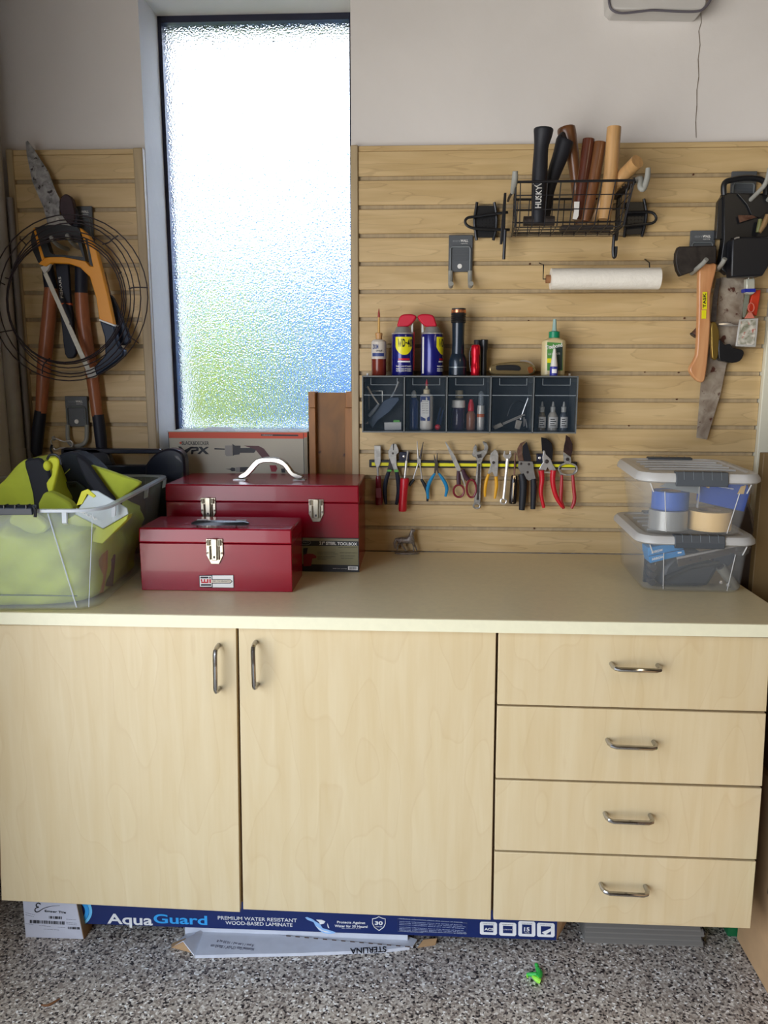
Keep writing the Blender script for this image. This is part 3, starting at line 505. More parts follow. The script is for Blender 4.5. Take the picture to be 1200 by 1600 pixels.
t, x, k = stand('oil_bottle', 'amber lubricant bottle with long red tipped spout on rack', 'bottle', 592, [('body', mat('amber_oil', (116, 44, 30), .2), [(10.6, 0), (11.4, 1.5), (11.4, 25)]), ('upper_body', mat('oil_label', (206, 196, 182), .45), [(11.5, 25), (11.5, 51), (9, 54), (5, 55)]),
    ('collar', mat('tan_collar', (196, 148, 92), .4), [(5, 55), (5, 60), (5.6, 60), (5.6, 64), (4, 65)]), ('spout', mat('straw_spout', (206, 160, 80), .35), [(1.9, 65), (1.4, 89)]), ('tip', mat('dull_red', (150, 40, 28), .4), [(1.9, 88), (1.6, 94), (.4, 101)])])
patch(t, x, YT, 11.5*k, -55, 45, TZ+29*k, TZ+34*k, mat('label_blue'  , (48, 64, 122)), 'label_band'); wraptext(t, 'ZOOM', x, YT, 11.5*k, -50, 0, TZ+40*k, TZ+47*k, MATS['label_blue'], .02)
wraptext(t, 'SPOUT', x, YT, 11.5*k, -20, 30, TZ+36*k, TZ+38.5*k, INK)
CANB = mat('can_blue', (18, 22, 110), .25, .2, coat=.4); CANY = mat('can_yellow', (232, 222, 28), .35); CAPR = mat('cap_red', (200, 22, 52), .4)
def can(px, side, label):
    t, x, k = stand('spray_can', label, 'spray can', px, [('body', CANB, [(16.6, 0), (17, 1), (17, 61), (16.4, 62.5)]), ('rim', STEEL, [(16.6, 62.4), (16.9, 63), (16.6, 64.2), (13.5, 64.6)]), ('dome', mat('dome_grey', (150, 148, 142), .4, .4), [(13.8, 64.4), (12, 69), (10, 73), (8, 74)])])
    Q = [Ee(*q)[0] for q in ((470, 284), (480, 210), (498, 150), (530, 112), (580, 100), (660, 97), (715, 108), (740, 130), (735, 165), (690, 225), (650, 260), (600, 282))]
    cxp = 629 if side < 0 else px
    if side > 0: Q = [(657.5+646-qx-.5+ (0), qy) for qx, qy in Q]
    part('nozzle_cap', G().pp(Q, YT-.0125, .025, smooth=2), CAPR, t, bevel=.004)
    u = 1 if side < 0 else -1
    part('trigger', G().pp([(px+u*16.2, 505), (px+u*13.6, 509), (px+u*13, 519.5), (px+u*16.4, 519.5)], YT-.006, .012), mat('clear_white', (200, 204, 200), .25), t)
    sp_ = (-6, 62, .0) if side < 0 else (10, 80, .0); a0, a1 = (-38, 58) if side < 0 else (22, 118)
    patch(t, x, YT, 17*k, a0, a1, TZ+31*k, TZ+58*k, CANY, 'shield', 18, shape=lambda u: .42*(abs(2*u-1)**2.2) if u not in (0, 1) else .45)
    wraptext(t, 'WD-40', x, YT, 17*k, a0+13, a1-1, TZ+43*k, TZ+55*k, INK, .035)
    patch(t, x, YT, 17*k, a0+18, a1-18, TZ+23*k, TZ+26*k, PRED, 'red_band'); patch(t, x, YT, 17*k, a0+14, a1-14, TZ+20*k, TZ+22*k, WHITE, 'white_band')
    for h in (6, 9, 13): wraptext(t, 'multi use product', x, YT, 17*k, a0+5, a1-5, TZ+h*k, TZ+(h+2)*k, WHITE)
    return t, x, k
t, x, k = can(629, -1, 'blue and yellow spray can, left of the pair, straw on its side')
part('straw', G().tube([(x+17.3*k, YT-.003, TZ+8*k), (x+17.5*k, YT-.003, TZ+66*k)], 1.1*k, 8), mat('straw_red', (170, 40, 40), .3), t)
t, x, k = can(675, 1, 'blue and yellow spray can, right of the pair, barcode side visible')
patch(t, x, YT, 17*k, -62, -48, TZ+3*k, TZ+58*k, WHITE, 'barcode_panel')
FN = mat('flashlight_navy', (18, 34, 48), .3, coat=.3)
t, x, k = stand('large_flashlight', 'tall dark flashlight with copper ring standing on its head', 'flashlight', 715.4, [('head', FN, [(13, 0), (14, 1), (14, 12), (13.9, 12), (13.9, 22), (12, 28), (9.8, 33)]), ('barrel', FN, [(9.8, 33), (9.2, 50), (9.8, 78), (10, 80)]),
    ('tail_grip', BLACK, [(10.4, 79), (11.2, 80)]+[(11.6-(i % 2)*.9, 81+i*1.4) for i in range(9)]+[(11.2, 94)]), ('copper_ring', mat('copper', (214, 138, 96), .25, .8), [(11, 94), (11.4, 94.4), (11.2, 98.6)]), ('tail_cap', DARKST, [(10.8, 98.6), (10.8, 101), (3, 101)])])
part('ring_line', G().lathe([(14.15*k, TZ+12*k), (14.15*k, TZ+13.2*k)], (x, YT, 0), n=24), mat('ring_grey', (130, 138, 140), .3, .5), t)
stand('black_flashlight', 'slim black flashlight behind the red one on rack', 'flashlight', 756, [('body', BLACK, [(4.6, 0), (4.6, 34), (5, 38), (6, 42), (6, 54), (5.4, 54.5)])], Y=YT+.016)
stand('black_penlight', 'short black cylinder directly behind red flashlight on rack', 'flashlight', 745.5, [('body', mat('soft_black', (40, 40, 42), .5), [(5, 0), (5.2, 30), (5.6, 53), (5, 54)])], Y=YT+.028)
t, x, k = stand('red_flashlight', 'small bright red metal flashlight standing on rack', 'flashlight', 743, [('body', mat('anodised_red', (206, 16, 40), .25, .5), [(6.2, 0), (6.8, 1), (6.8, 14), (6.2, 15), (6.2, 30), (7, 32), (7, 44), (5.6, 46.5), (3, 47)])], Y=YT-.014)
part('wrist_cord', G().tube([(x-6.5*k, YT-.014, TZ+44*k), (x-9.5*k, YT-.014, TZ+34*k), (x-9*k, YT-.014, TZ+20*k), (x-7*k, YT-.014, TZ+6*k)], .8*k, 6), BLACK, t)
GOLD = mat('champagne_metal', (176, 156, 112), .25, .8)
p = at(800, 585, YT); t = thing('gold_utility_knife', 'gold and black utility knife lying on its side on rack', 'knife', (p.x, YT, TZ), ON)
q = Ff(430, 630, 422, 595, 440, 570, 490, 552, 560, 540, 650, 534, 740, 534, 800, 552, 838, 592, 838, 620, 800, 650, 740, 658, 560, 656, 470, 652)
g = G().pp(q, YT-.012, .024, smooth=2); dz = TZ+.0002-min(v_.z for v_ in g.v); [setattr(v_, 'z', v_.z+dz) for v_ in g.v]; part('body', g, GOLD, t, bevel=.004)
g = G().pp(Ff(485, 575, 520, 564, 650, 562, 695, 575, 708, 598, 690, 615, 640, 612, 540, 610, 492, 608), YT-.0145, .004, smooth=2); [setattr(v_, 'z', v_.z+dz) for v_ in g.v]; part('grip', g, BLACK, t, bevel=.001)
g = G().pt(Ff(700, 530, 745, 530, 790, 545, 830, 580), YT, [1.2, 2.2, 2.2, 1], 8, smooth=3); [setattr(v_, 'z', v_.z+dz) for v_ in g.v]; part('slider', g, STEEL, t)
g = G().pp(Ff(770, 585, 810, 580, 815, 625, 780, 635), YT-.0135, .003, smooth=2); [setattr(v_, 'z', v_.z+dz) for v_ in g.v]; part('nose_panel', g, mat('brown_panel', (150, 84, 40), .3, .4), t)
GLUE = mat('wood_glue', (208, 190, 142), .35)
k = pix(YT+.006); x = at(864.5, 560, YT+.006).x; Yg = YT+.006
t = thing('wood_glue_bottle', 'cream wood glue bottle with green cap at right of rack', 'bottle', (x, Yg, TZ), ON)
part('body', G().loops([rrect(x, Yg, hx*k, hy*k, min(hx, hy)*k*.95, TZ+h*k) for hx, hy, h in ((16.5, 9, 0), (18, 10.5, 2), (18, 10.5, 40), (18.5, 10.5, 48), (17, 10, 53), (10, 8, 56), (7, 7, 57))]), GLUE, t)
part('cap', G().lathe([(8.2*k, TZ+57*k), (8.2*k, TZ+66*k), (5*k, TZ+67*k)], (x, Yg, 0), n=20), mat('cap_green', (8, 132, 92), .4), t)
part('nozzle', G().lathe([(4.4*k, TZ+66*k), (3.4*k, TZ+71*k), (2.8*k, TZ+80*k), (2.4*k, TZ+85*k)], (x, Yg, 0), n=14), mat('nozzle_clear', (150, 178, 170), .2), t)
yf = Yg-10.5*k
part('label', G().pp([(855, 534.5), (879, 536), (879, 579), (869, 579), (855, 579)], yf-.0012, .0012), mat('label_green', (78, 140, 62), .5), t); part('label_dark', G().pp([(868, 540), (879, 541), (878, 578), (870, 578)], yf-.0016, .0008), mat('label_dark', (30, 50, 44), .5), t)
ptext(t, 'Titebond', (853, 546.5), (879, 541.5), yf-.0022, 6, WHITE, bold=.02); ptext(t, 'ULTIMATE', (857, 555), (875, 554), yf-.0022, 3, WHITE)
part('label_yellow', G().pp([(855, 560), (861.5, 560), (861.5, 567), (855, 567)], yf-.0018, .0006), CANY, t)
t, x, k = stand('superglue_bottle', 'tiny glue bottle with tall white cone cap in front of wood glue', 'bottle', 866, [('body', mat('label_violet', (56, 60, 150), .4), [(6, 0), (6.2, 1), (6.2, 13.5), (5, 14)]), ('cap', mat('cone_white', (216, 210, 200), .4), [(5.6, 14), (5.4, 16), (2.6, 36), (2, 41)])], Y=YT-.034)
patch(t, x, YT-.034, 6.2*k, -35, 35, TZ+4*k, TZ+10*k, WHITE)
g = G(); 
for px_ in (574.6, 890): c = at(px_, 583, -.03); g.lathe([(.0032, TZ), (.0032, TZ+.006)], (c.x, -.03, 0), n=8)
part('mounting_screw', g, WHITE, bpy.data.objects['tilt_bin_rack'])
# ------------------------------------------------------------ hook plates of the slat wall
def hook_plate(px0, py0, label, prongs, Y=-.002, w=36, h=53, col=None, loop=False, plate_mat=None):
    k = pix(Y); c = at(px0, py0, Y); x0 = c.x-w/2*k; x1 = c.x+w/2*k; z1 = c.z; z0 = z1-h*k; pm = plate_mat or GREY
    t = thing('wall_hook', label, 'hook', (c.x, Y, z0), 'grey double hooks on the slat walls')
    part('plate', G().box(x0, x1, Y-.008, Y, z0, z1), pm, t, bevel=.0015)
    u = .0028; xa, xb = x0+3*k, x1-3.5*k
    part('raised_rail', G().tube([(xa, Y-.010, z0-.001), (xa, Y-.010, z1-20*k), (xa+2*k, Y-.010, z1-17*k), (xb-2*k, Y-.010, z1-17*k), (xb, Y-.010, z1-20*k), (xb, Y-.010, z0-.001)], u, 8), mat('rail_grey', (104, 110, 112), .4), t)
    for i in range(4): part('rib', G().box(xa+3*k, xb-3*k, Y-.0095, Y-.0078, z1-(24+i*4)*k, z1-(22.4+i*4)*k), pm, t)
    kn = part('lock_knob', G().lathe([(.0068, 0), (.0062, .0022), (.001, .0026)], ((x0+x1)/2-1*k, Y-.008, z0+8*k), (0, -1, 0), 18), WHITE, t)
    text(t, 'store', (x0+6*k, Y-.0086, z1-10*k), (x0+17*k, Y-.0086, z1-10*k), mat('logo_grey', (140, 144, 146), .5), 3*k); text(t, 'WALL', (x0+17.5*k, Y-.0086, z1-10*k), (x0+29*k, Y-.0086, z1-10*k), WHITE, 3.6*k, bold=.02)
    text(t, 'organizing', (x0+18*k, Y-.0086, z1-13*k), (x0+28*k, Y-.0086, z1-13*k), WHITE, 1.6*k)
    pr = prongs(x0, x1, z0, k) if callable(prongs) else prongs
    for P, r in pr: part('prong', G().tube(crom([tuple(p) for p in P], 4, False), r, 10), GREYL, t)
    return t
hook_plate(720, 368, 'empty grey double hook left of the paper roll', lambda x0, x1, z0, k: [([(x, -.011, z0+.002), (x, -.013, z0-.012), (x, -.024, z0-.030), (x, -.038, z0-.042), (x, -.062, z0-.038)], .0068) for x in (x0+3.4*k, x1-3.2*k)])
hook_plate(1162, 268.5, 'grey double hook at the top right holding the black tool holder', [([at(1158, 326, -.012), at(1185, 300, -.08), at(1197, 285, -.10), at(1203, 262, -.11)], .0058), ([at(1193, 318, -.012), at(1204, 308, -.07), at(1216, 290, -.1)], .0058)])
hook_plate(1097.5, 361, 'grey double hook carrying the hatchet', [([at(1081, 427, -.012), at(1091, 418, -.07), at(1099, 411, -.088), at(1104, 405, -.10)], .0062), ([at(1121, 421, -.012), at(1127, 414, -.08), at(1133, 404, -.10)], .0062)])
hook_plate(120, 619, 'grey hook with loop bracket low on left slat wall', [([at(106, 664, -.012), at(107, 688, -.02), at(118, 697, -.024), at(134, 690, -.02), at(136, 664, -.012)], .0066)], h=48)
hook_plate(128, 323, 'grey double hook behind the yellow hacksaw', [([at(106, 389, -.012), at(96, 386, -.05), at(87, 380, -.09), at(80, 371, -.12)], .0058), ([at(126, 388, -.012), at(118, 384, -.05), at(111, 377, -.09), at(105, 368, -.12)], .0058)], w=34)
# ------------------------------------------------------------ hammer basket
Hh = cr(720, 260, 7.059); Kk = cr(880, 230, 7.5)
ZT, ZB = 1.910, 1.815
t = thing('wire_basket', 'black wire basket of hammers hooked on the slat wall', 'basket', (.37, -.11, ZB))
tf = [at(806, 284, -.23), at(991, 281, -.235)]; tb = [at(803, 312, -.034), at(962, 309, -.034)]; bf = [at(805, 354, -.178), at(975, 351, -.184)]; bb = [at(799, 370, -.030), at(958, 367, -.034)]
for a in tf+tb: a.z = ZT
for a in bf+bb: a.z = ZB
part('rim', G().tube([tf[0], tf[1], tb[1], tb[0]], .0033, 8, closed=True), BLACKM, t)
def lerp(a, b, u): return a+(b-a)*u
for i in range(9):
    u = (i+.35)/8.7; part('wire', G().tube([lerp(tf[0], tf[1], u), lerp(bf[0], bf[1], u), lerp(bb[0], bb[1], u), lerp(tb[0], tb[1], u)], .0014, 6), BLACKM, t)
for i in range(4): part('wire', G().tube([lerp(tf[0], tb[0], (i+.5)/4), lerp(bf[0], bb[0], (i+.5)/4), lerp(bf[1], bb[1], (i+.5)/4), lerp(tf[1], tb[1], (i+.5)/4)], .0014, 6), BLACKM, t)
for u in (.3, .62, .93): part('wire', G().tube([lerp(tf[0], bf[0], u), lerp(tf[1], bf[1], u), lerp(tb[1], bb[1], u), lerp(tb[0], bb[0], u)], .0014, 6, closed=True), BLACKM, t)
part('corner_bar', G().tube([tf[0], bf[0], bb[0]], .0022, 6), BLACKM, t); part('corner_bar', G().tube([tf[1], bf[1], bb[1]], .0022, 6), BLACKM, t)
def bracket(C_, pl, loop, posts, bars, hook, lab, cx):
    b = thing('rack_bracket', lab, 'bracket', (at(*cx, -.03).x, -.02, at(*cx, -.03).z), 'black brackets beside the wire basket')
    part('plate', G().pp(C_(*pl), -.016, .014), BLACK, b, bevel=.001)
    for p_ in posts: part('side_rail', G().pt(C_(*p_), -.018, 2.2, 8, smooth=2), BLACK, b)
    part('loop', G().pt(C_(*loop), -.030, 2.1, 8, smooth=3), BLACK, b)
    n = 0
    cxp = sum(C_(*pl)[i][0] for i in range(len(pl)//2))/(len(pl)//2); cyp = sum(C_(*pl)[i][1] for i in range(len(pl)//2))/(len(pl)//2)
    for i in range(4):
        for j in range(5): 
            c = at(cxp-11+j*5.5, cyp-2+i*5, -.016); n += 1
            part('rivet', G().lathe([(.0017, 0), (.0012, .001)], c, (0, -1, 0), 6), BLACKM, b)
    for q in bars: part('upright', G().pp(C_(*q), -.05, .012), BLACK, b, bevel=.001)
    for q in hook: part('lower_hook', G().pt(C_(*q), -.055, 2.4, 8, smooth=3), BLACK, b)
bracket(Hh, (190, 432, 370, 432, 392, 600, 372, 782, 185, 782, 158, 600), (520, 505, 400, 520, 150, 555, 75, 568, 48, 612, 85, 662, 200, 688, 540, 700), ((180, 395, 160, 520, 150, 620, 175, 815), (370, 395, 392, 520, 392, 680, 358, 815)),
        ((478, 290, 505, 290, 490, 700, 460, 855, 432, 855, 455, 560),), ((490, 700, 480, 900, 474, 1025),), 'black slotted bracket with wire loop left of basket', (752, 345))
bracket(Kk, (745, 640, 935, 640, 965, 800, 935, 1022, 715, 1022, 740, 850), (740, 765, 900, 760, 1040, 765, 1090, 830, 1045, 890, 900, 905, 720, 925), ((945, 605, 975, 760, 960, 900, 920, 1050), (740, 650, 735, 850, 715, 1055)),
        ((640, 480, 672, 470, 665, 900, 640, 1092, 605, 1092, 622, 800),), ((598, 1030, 585, 1180, 590, 1285, 612, 1270, 620, 1165),), 'black slotted bracket with wire loop right of basket', (990, 345))
t = thing('hanging_hook', 'grey coated hook end above left corner of basket', 'hook', at(800, 300, -.08)); part('stem', G().pt(Hh(560, 300, 540, 330, 520, 380), [-.16, -.08, -.02], 2, 8), BLACKM, t); part('hook', G().pt(Hh(600, 52, 598, 120, 588, 200, 572, 285), [-.245, -.24, -.225, -.2], [4, 4.6, 4.6, 3.6], 12, smooth=2), GREYL, t)
t = thing('hanging_hook', 'grey coated curled hook above right corner of basket', 'hook', at(1000, 300, -.08)); part('hook', G().pt(Kk(996, 245, 985, 360, 950, 470, 925, 492, 902, 455, 915, 380, 880, 375, 850, 400), [-.25]*4+[-.245, -.23, -.2, -.17], [3.6]+[4.2]*7, 12, smooth=3), GREYL, t)
part('stem', G().pt(Kk(850, 400, 780, 460, 640, 590), [-.17, -.12, -.03], 3, 8), BLACK, t)
HG = 'tool handles standing in the basket'
def handle_tool(label, px, Y, r, m, head=None, cat='hammer', name='hammer', Y1=None):
    k = len(px); Ys = [Y+(Y1-Y)*i/(k-1) for i in range(k)] if Y1 is not None else [Y]*k
    t = thing(name, label, cat, at(*px[-1], Ys[-1]), HG); part('handle', G().pt(px, Ys, r, 16, smooth=3), m, t)
    if head: part('head', head, DARKST, t, bevel=.001)
    return t
RB = mat('handle_rubber', (24, 26, 34), .55); WD1 = mat('oak_handle', (128, 82, 48), .35, coat=.2, var=.2, scale=12, stretch=(6, 6, 1)); WD2 = mat('mahogany_handle', (92, 46, 30), .3, coat=.3, var=.2, scale=12, stretch=(6, 6, 1)); WD3 = mat('ash_handle', (206, 160, 104), .4, coat=.2, var=.12, scale=14, stretch=(6, 6, 1))
t = handle_tool('hammer with thick black rubber grip and white lettering, leftmost', [(849.5, 201), (849.3, 203), (848, 214), (845.5, 232), (843.5, 270), (842, 310), (841, 350)], -.15, [12, 14.4, 13, 10.6, 11.4, 11, 10], RB, name='black_grip_hammer')
text(t, 'HUSKY', at(845.5, 325, -.178), at(847, 290, -.178), WHITE, 9*pix(-.16), bold=.012, out=(0, -1, 0))
part('mark', G().pt([(833, 287), (838, 291), (846, 287)], -.171, .7, 6, smooth=3), WHITE, t)
g = G().tube([(at(818, 345, -.15).x, -.15, 1.832), (at(866, 345, -.15).x, -.15, 1.832)], .0125, 14); part('head', g, DARKST, t)
handle_tool('hammer with plain black rubber grip leaning right in basket', [(884, 217), (882.5, 220), (877, 240), (866, 270), (857, 300), (851, 346)], -.10, [11, 13, 12, 10.2, 8.6, 7.5], RB, name='leaning_black_hammer', Y1=-.095)
handle_tool('brown oak handled hammer behind the black grips', [(884, 199), (885, 204), (890, 224), (896, 252), (900, 290), (906, 350)], -.07, [11.5, 13.4, 11.6, 9, 7.4, 7], WD1, name='oak_hammer')
t = handle_tool('dark mahogany handled tool with torn white label', [(920, 218), (919.6, 221), (915, 255), (908, 300), (902, 344)], -.12, [8.4, 8.8, 8.8, 8.4, 7], WD2, name='mahogany_hammer')
part('label', G().pp([(897, 315), (905.5, 315), (904, 337), (901, 343), (894.5, 342), (897, 330)], -.139, .001), WHITE, t)
handle_tool('medium brown handled tool right of the mahogany one', [(938, 223), (937.5, 226), (932, 258), (924, 300), (914, 346)], -.125, [8.4, 9.2, 9.2, 9, 7], WD1, name='brown_hammer')
t = handle_tool('tall pale ash handled tool standing upright in basket', [(959.5, 201), (959.2, 204), (955, 260), (950.5, 300), (944, 343)], -.15, [9.6, 10.4, 10, 10, 9], WD3, name='ash_hammer')
handle_tool('short pale handle tilted towards the right corner of basket', [(996, 252), (984, 264), (968, 280), (948, 305), (920, 350)], -.19, [10.2, 10, 9.6, 9, 8], WD3, name='tilted_hammer', Y1=-.09)
p = at(905, 352, -.1)
solo('pry_bar', 'flat black bar lying on the floor of the basket', 'pry bar', G().box(p.x-.05, p.x+.085, -.125, -.085, ZB+.0016, ZB+.012), DARKST, bevel=.002)
t = thing('ratchet_clamp', 'toothed black clamp bar slanting up to right hook', 'clamp', at(960, 308, -.06)); part('bar', G().pt(Kk(590, 590, 720, 480, 840, 395), [-.06, -.13, -.2], 3.2, 6), BLACK, t)
for i in range(8):
    c = lerp(at(*Kk(605, 570)[0], -.065), at(*Kk(825, 400)[0], -.19), i/7); part('tooth', G().box(c.x-.002, c.x+.002, c.y-.003, c.y+.003, c.z, c.z+.009), BLACK, t)
# paper roll
t = thing('paper_roll_holder', 'thin black wire paper roll holder on slat wall', 'holder', at(850, 420, -.03)); YR = -.08
a = at(860, 436, YR); b = at(1031, 435.5, YR); zc = a.z; xl = at(848.5, 436, YR).x
part('arm', G().tube([(xl, -.003, at(850, 411, -.003).z), (xl, YR, at(850, 414, YR).z), (xl, YR, zc), (a.x+.02, YR, zc)], .0017, 8), BLACKM, t)
xr = at(1019, 420, YR).x; part('arm', G().tube([(xr, -.003, at(1018, 405, -.003).z), (xr, YR+.03, at(1018, 408, YR).z), (xr+.001, YR+.028, at(1018, 417, YR).z)], .0017, 8), BLACKM, t)
t = thing('paper_roll', 'white paper towel roll lying on the wire holder', 'paper roll', ((a.x+b.x)/2, YR, zc-.026)); rr = 15.6*pix(YR)
part('roll', G().lathe([(rr*.5, 0), (rr, .0005), (rr*1.01, b.x-a.x-.002), (rr*.5, b.x-a.x)], (a.x, YR, zc), (1, 0, 0), 28), mat('paper_towel', (242, 236, 222), .9, bump=.7, bscale=120, var=.02, scale=30), t)
part('core', G().lathe([(.011, -.012), (.011, .003), (.008, .003)], (a.x, YR, zc), (1, 0, 0), 18), mat('card_core', (150, 104, 66), .8), t)
# ------------------------------------------------------------ tools at the right end
Mm = cr(1040, 360, 10); P = cr(1070, 430, 5.925); Q = cr(1100, 250, 8); Rr = cr(1120, 420, 10)
t = thing('hatchet', 'hatchet with dark head and orange wooden handle on right hook', 'hatchet', at(1095, 590, -.05))
part('head', G().pp(Mm(205, 250, 500, 245, 800, 235, 800, 300, 792, 522, 700, 520, 560, 548, 400, 655, 232, 715, 182, 620, 155, 480, 165, 350), -.052, .022), mat('axe_iron', (66, 60, 56), .55, .5, var=.3, scale=40, bump=.4), t, bevel=.003)
part('handle', G().pp(Mm(545, 555, 700, 520, 790, 515, 800, 600)+P(268, 50, 240, 200, 240, 430, 228, 620, 212, 800, 190, 960, 168, 990, 130, 985, 80, 940, 45, 880, 62, 830, 108, 740, 120, 560, 128, 300, 130, 60), -.055, .02, smooth=2), mat('hickory', (214, 158, 108), .4, coat=.2, var=.2, scale=10, stretch=(5, 5, .8), col2=(190, 126, 78)), t, bevel=.005)
part('sticker', G().pp(P(166, 155, 208, 155, 206, 316, 164, 316), -.0565, .002), CANY, t); part('sticker', G().pp(P(158, 324, 200, 324, 196, 402, 156, 402), -.0565, .002), CANY, t)
ptext(t, 'TASK', P(196, 300)[0], P(196, 165)[0], -.0575, 4.5, INK, bold=.02)
SAWM = mat('rusty_saw_steel', (176, 164, 146), .5, .25, var=.35, scale=30, col2=(122, 104, 88), spots=((84, 46, 34), 45, .6))
t = thing('hand_saw', 'long rusty hand saw blade hanging point down', 'saw', at(1100, 685, -.02))
part('blade', G().pp(P(330, 20, 560, 20, 520, 500, 470, 640, 385, 830, 330, 1100, 205, 1522, 108, 1505, 150, 985, 215, 700, 300, 300), -.022, .002), SAWM, t)
TE = G(); e0, e1 = P(470, 640)[0], P(205, 1522)[0]
for i in range(46):
    u = i/46; x = e0[0]+(e1[0]-e0[0])*u; y = e0[1]+(e1[1]-e0[1])*u
t = thing('pruning_saw', 'small saw with black notched pistol grip across the rusty blade', 'saw', at(1140, 565, -.05))
part('grip', G().pp(P(316, 598, 345, 612, 372, 645, 420, 635, 445, 672, 495, 680, 545, 700, 543, 745, 510, 795, 440, 812, 370, 798, 315, 770), -.05, .024, smooth=2), BLACK, t, bevel=.003)
part('brass_plate', G().pp(P(248, 440, 290, 440, 318, 520, 318, 620, 305, 765, 255, 768, 245, 560), -.048, .014, smooth=2), mat('brass', (150, 124, 62), .35, .8), t, bevel=.002)
part('blade', G().pp(P(295, 30, 330, 30, 300, 250, 290, 430, 240, 430, 262, 200), -.04, .004), DARKST, t)
t = thing('metal_scriber', 'thin pointed silver tool lying across rusty saw blade', 'scriber', at(1135, 508, -.04)); part('shaft', G().pt(P(310, 455, 390, 455, 440, 462), -.03, [1.8, 3.4, 2], 10), STEEL, t); part('tip', G().pt(P(440, 463, 492, 466), -.03, [1.6, .6], 8), STEEL, t)
t = thing('pipe_end', 'short dark pipe end poking out left of hatchet handle', 'pipe', at(1085, 520, -.03)); part('tube', G().pt(P(125, 500, 75, 560), -.03, [4.2, 5], 14), RUST, t); part('rim', G().pt(P(82, 552, 74, 562), -.03, [5.6, 5.6], 14), DARKST, t)
t = thing('tool_holder', 'large black plastic holder with loop handle and pouch', 'tool holder', at(1170, 430, -.06))
part('loop_handle', G().pt(Q(250, 440, 246, 330, 275, 272, 360, 248, 480, 226, 640, 228, 740, 262, 770, 340, 775, 440), -.055, 4.2, 10, smooth=3), BLACK, t)
part('back_plate', G().pp(Q(250, 408, 420, 415, 800, 415, 830, 700, 830, 960, 340, 985, 330, 1280, 300, 1430, 225, 1370, 212, 1250, 248, 1000), -.045, .03), BLACK, t, bevel=.002)
part('side_flange', G().pp(Q(182, 520, 240, 430, 262, 440, 244, 985, 152, 985), -.035, .02), BLACK, t, bevel=.001)
part('pouch', G().pp(Q(355, 990, 405, 962, 830, 958, 830, 1290, 735, 1450, 340, 1462, 345, 1200), -.085, .038), mat('pouch_black', (22, 24, 30), .4), t, bevel=.004)
part('shield_plate', G().pp(Q(420, 420, 800, 440, 800, 640, 700, 720, 600, 700, 540, 560), -.052, .006), BLACK, t, bevel=.001)
part('rivet', G().pt(Q(380, 985, 410, 972, 440, 968), -.09, 1.2, 8), STEEL, t)
t = thing('garden_snips', 'snips with brown handles inside black tool holder', 'snips', at(1180, 360, -.07)); part('handle', G().pt(Q(670, 905, 690, 830, 705, 740), -.062, [2.6, 3.4, 3], 10), mat('olive_handle', (110, 112, 66), .5), t); part('handle', G().pt(Q(695, 905, 745, 820, 800, 690), -.066, [2.6, 3.8, 4.2], 10), mat('tan_handle', (140, 110, 70), .5), t)
part('blade', G().pp(Q(430, 690, 600, 690, 660, 715, 450, 780), -.056, .004), RUST, t)
t = thing('padlock_key_tag', 'silver key box with blue band hanging below pouch', 'key box', at(1172, 458, -.05)); part('body', G().pp(Rr(465, 152, 598, 150, 598, 375, 560, 398, 500, 398, 462, 375), -.055, .02), mat('tag_silver', (196, 196, 180), .35, .3), t, bevel=.002); part('band', G().pp(Rr(436, 312, 606, 308, 606, 362, 438, 366), -.0565, .023), mat('band_blue', (26, 42, 150), .4), t); part('shackle', G().pt(Rr(500, 155, 500, 110, 560, 110, 560, 155), -.045, 1, 8, smooth=2), STEEL, t)
solo('grey_strap', 'grey green strap hanging behind silver key box', 'strap', G().pp(Rr(445, 380, 510, 380, 500, 520, 470, 640, 435, 760, 410, 760, 412, 600), -.034, .003), mat('strap_grey', (120, 124, 108), .6))
solo('red_marker', 'orange red plastic case hanging at far right', 'case', G().pp(Rr(545, 430, 600, 340, 690, 322, 680, 430, 625, 740, 545, 700, 490, 640), -.036, .014), mat('orange_red', (196, 56, 28), .4), bevel=.002)
t = thing('photo_key_ring', 'clear key ring with small photo and pink ring', 'key ring', at(1168, 540, -.05)); part('ring', G().pt([Rr(*q)[0] for q in ringpx(535, 605, 48, 70)], -.046, .7, 6, closed=True), mat('pink_ring', (206, 120, 100), .4), t)
part('tab', G().pp(Rr(430, 775, 470, 720, 500, 682, 550, 682, 575, 730, 600, 772), -.048, .003), MATS['pink_ring'], t, bevel=.001)
part('frame', G().pp(Rr(362, 790, 652, 770, 636, 1000, 612, 1222, 300, 1212, 328, 1000), -.05, .007), mat('clear_frame', (206, 204, 196), .1, alpha=.75), t, bevel=.0015)
part('photo', G().pp(Rr(378, 815, 612, 798, 600, 1000, 588, 1190, 328, 1180, 350, 1000), -.0508, .002), mat('photo_print', (226, 220, 206), .3, var=.8, scale=70, col2=(110, 112, 84), spots=((186, 112, 96), 60, .58)), t)
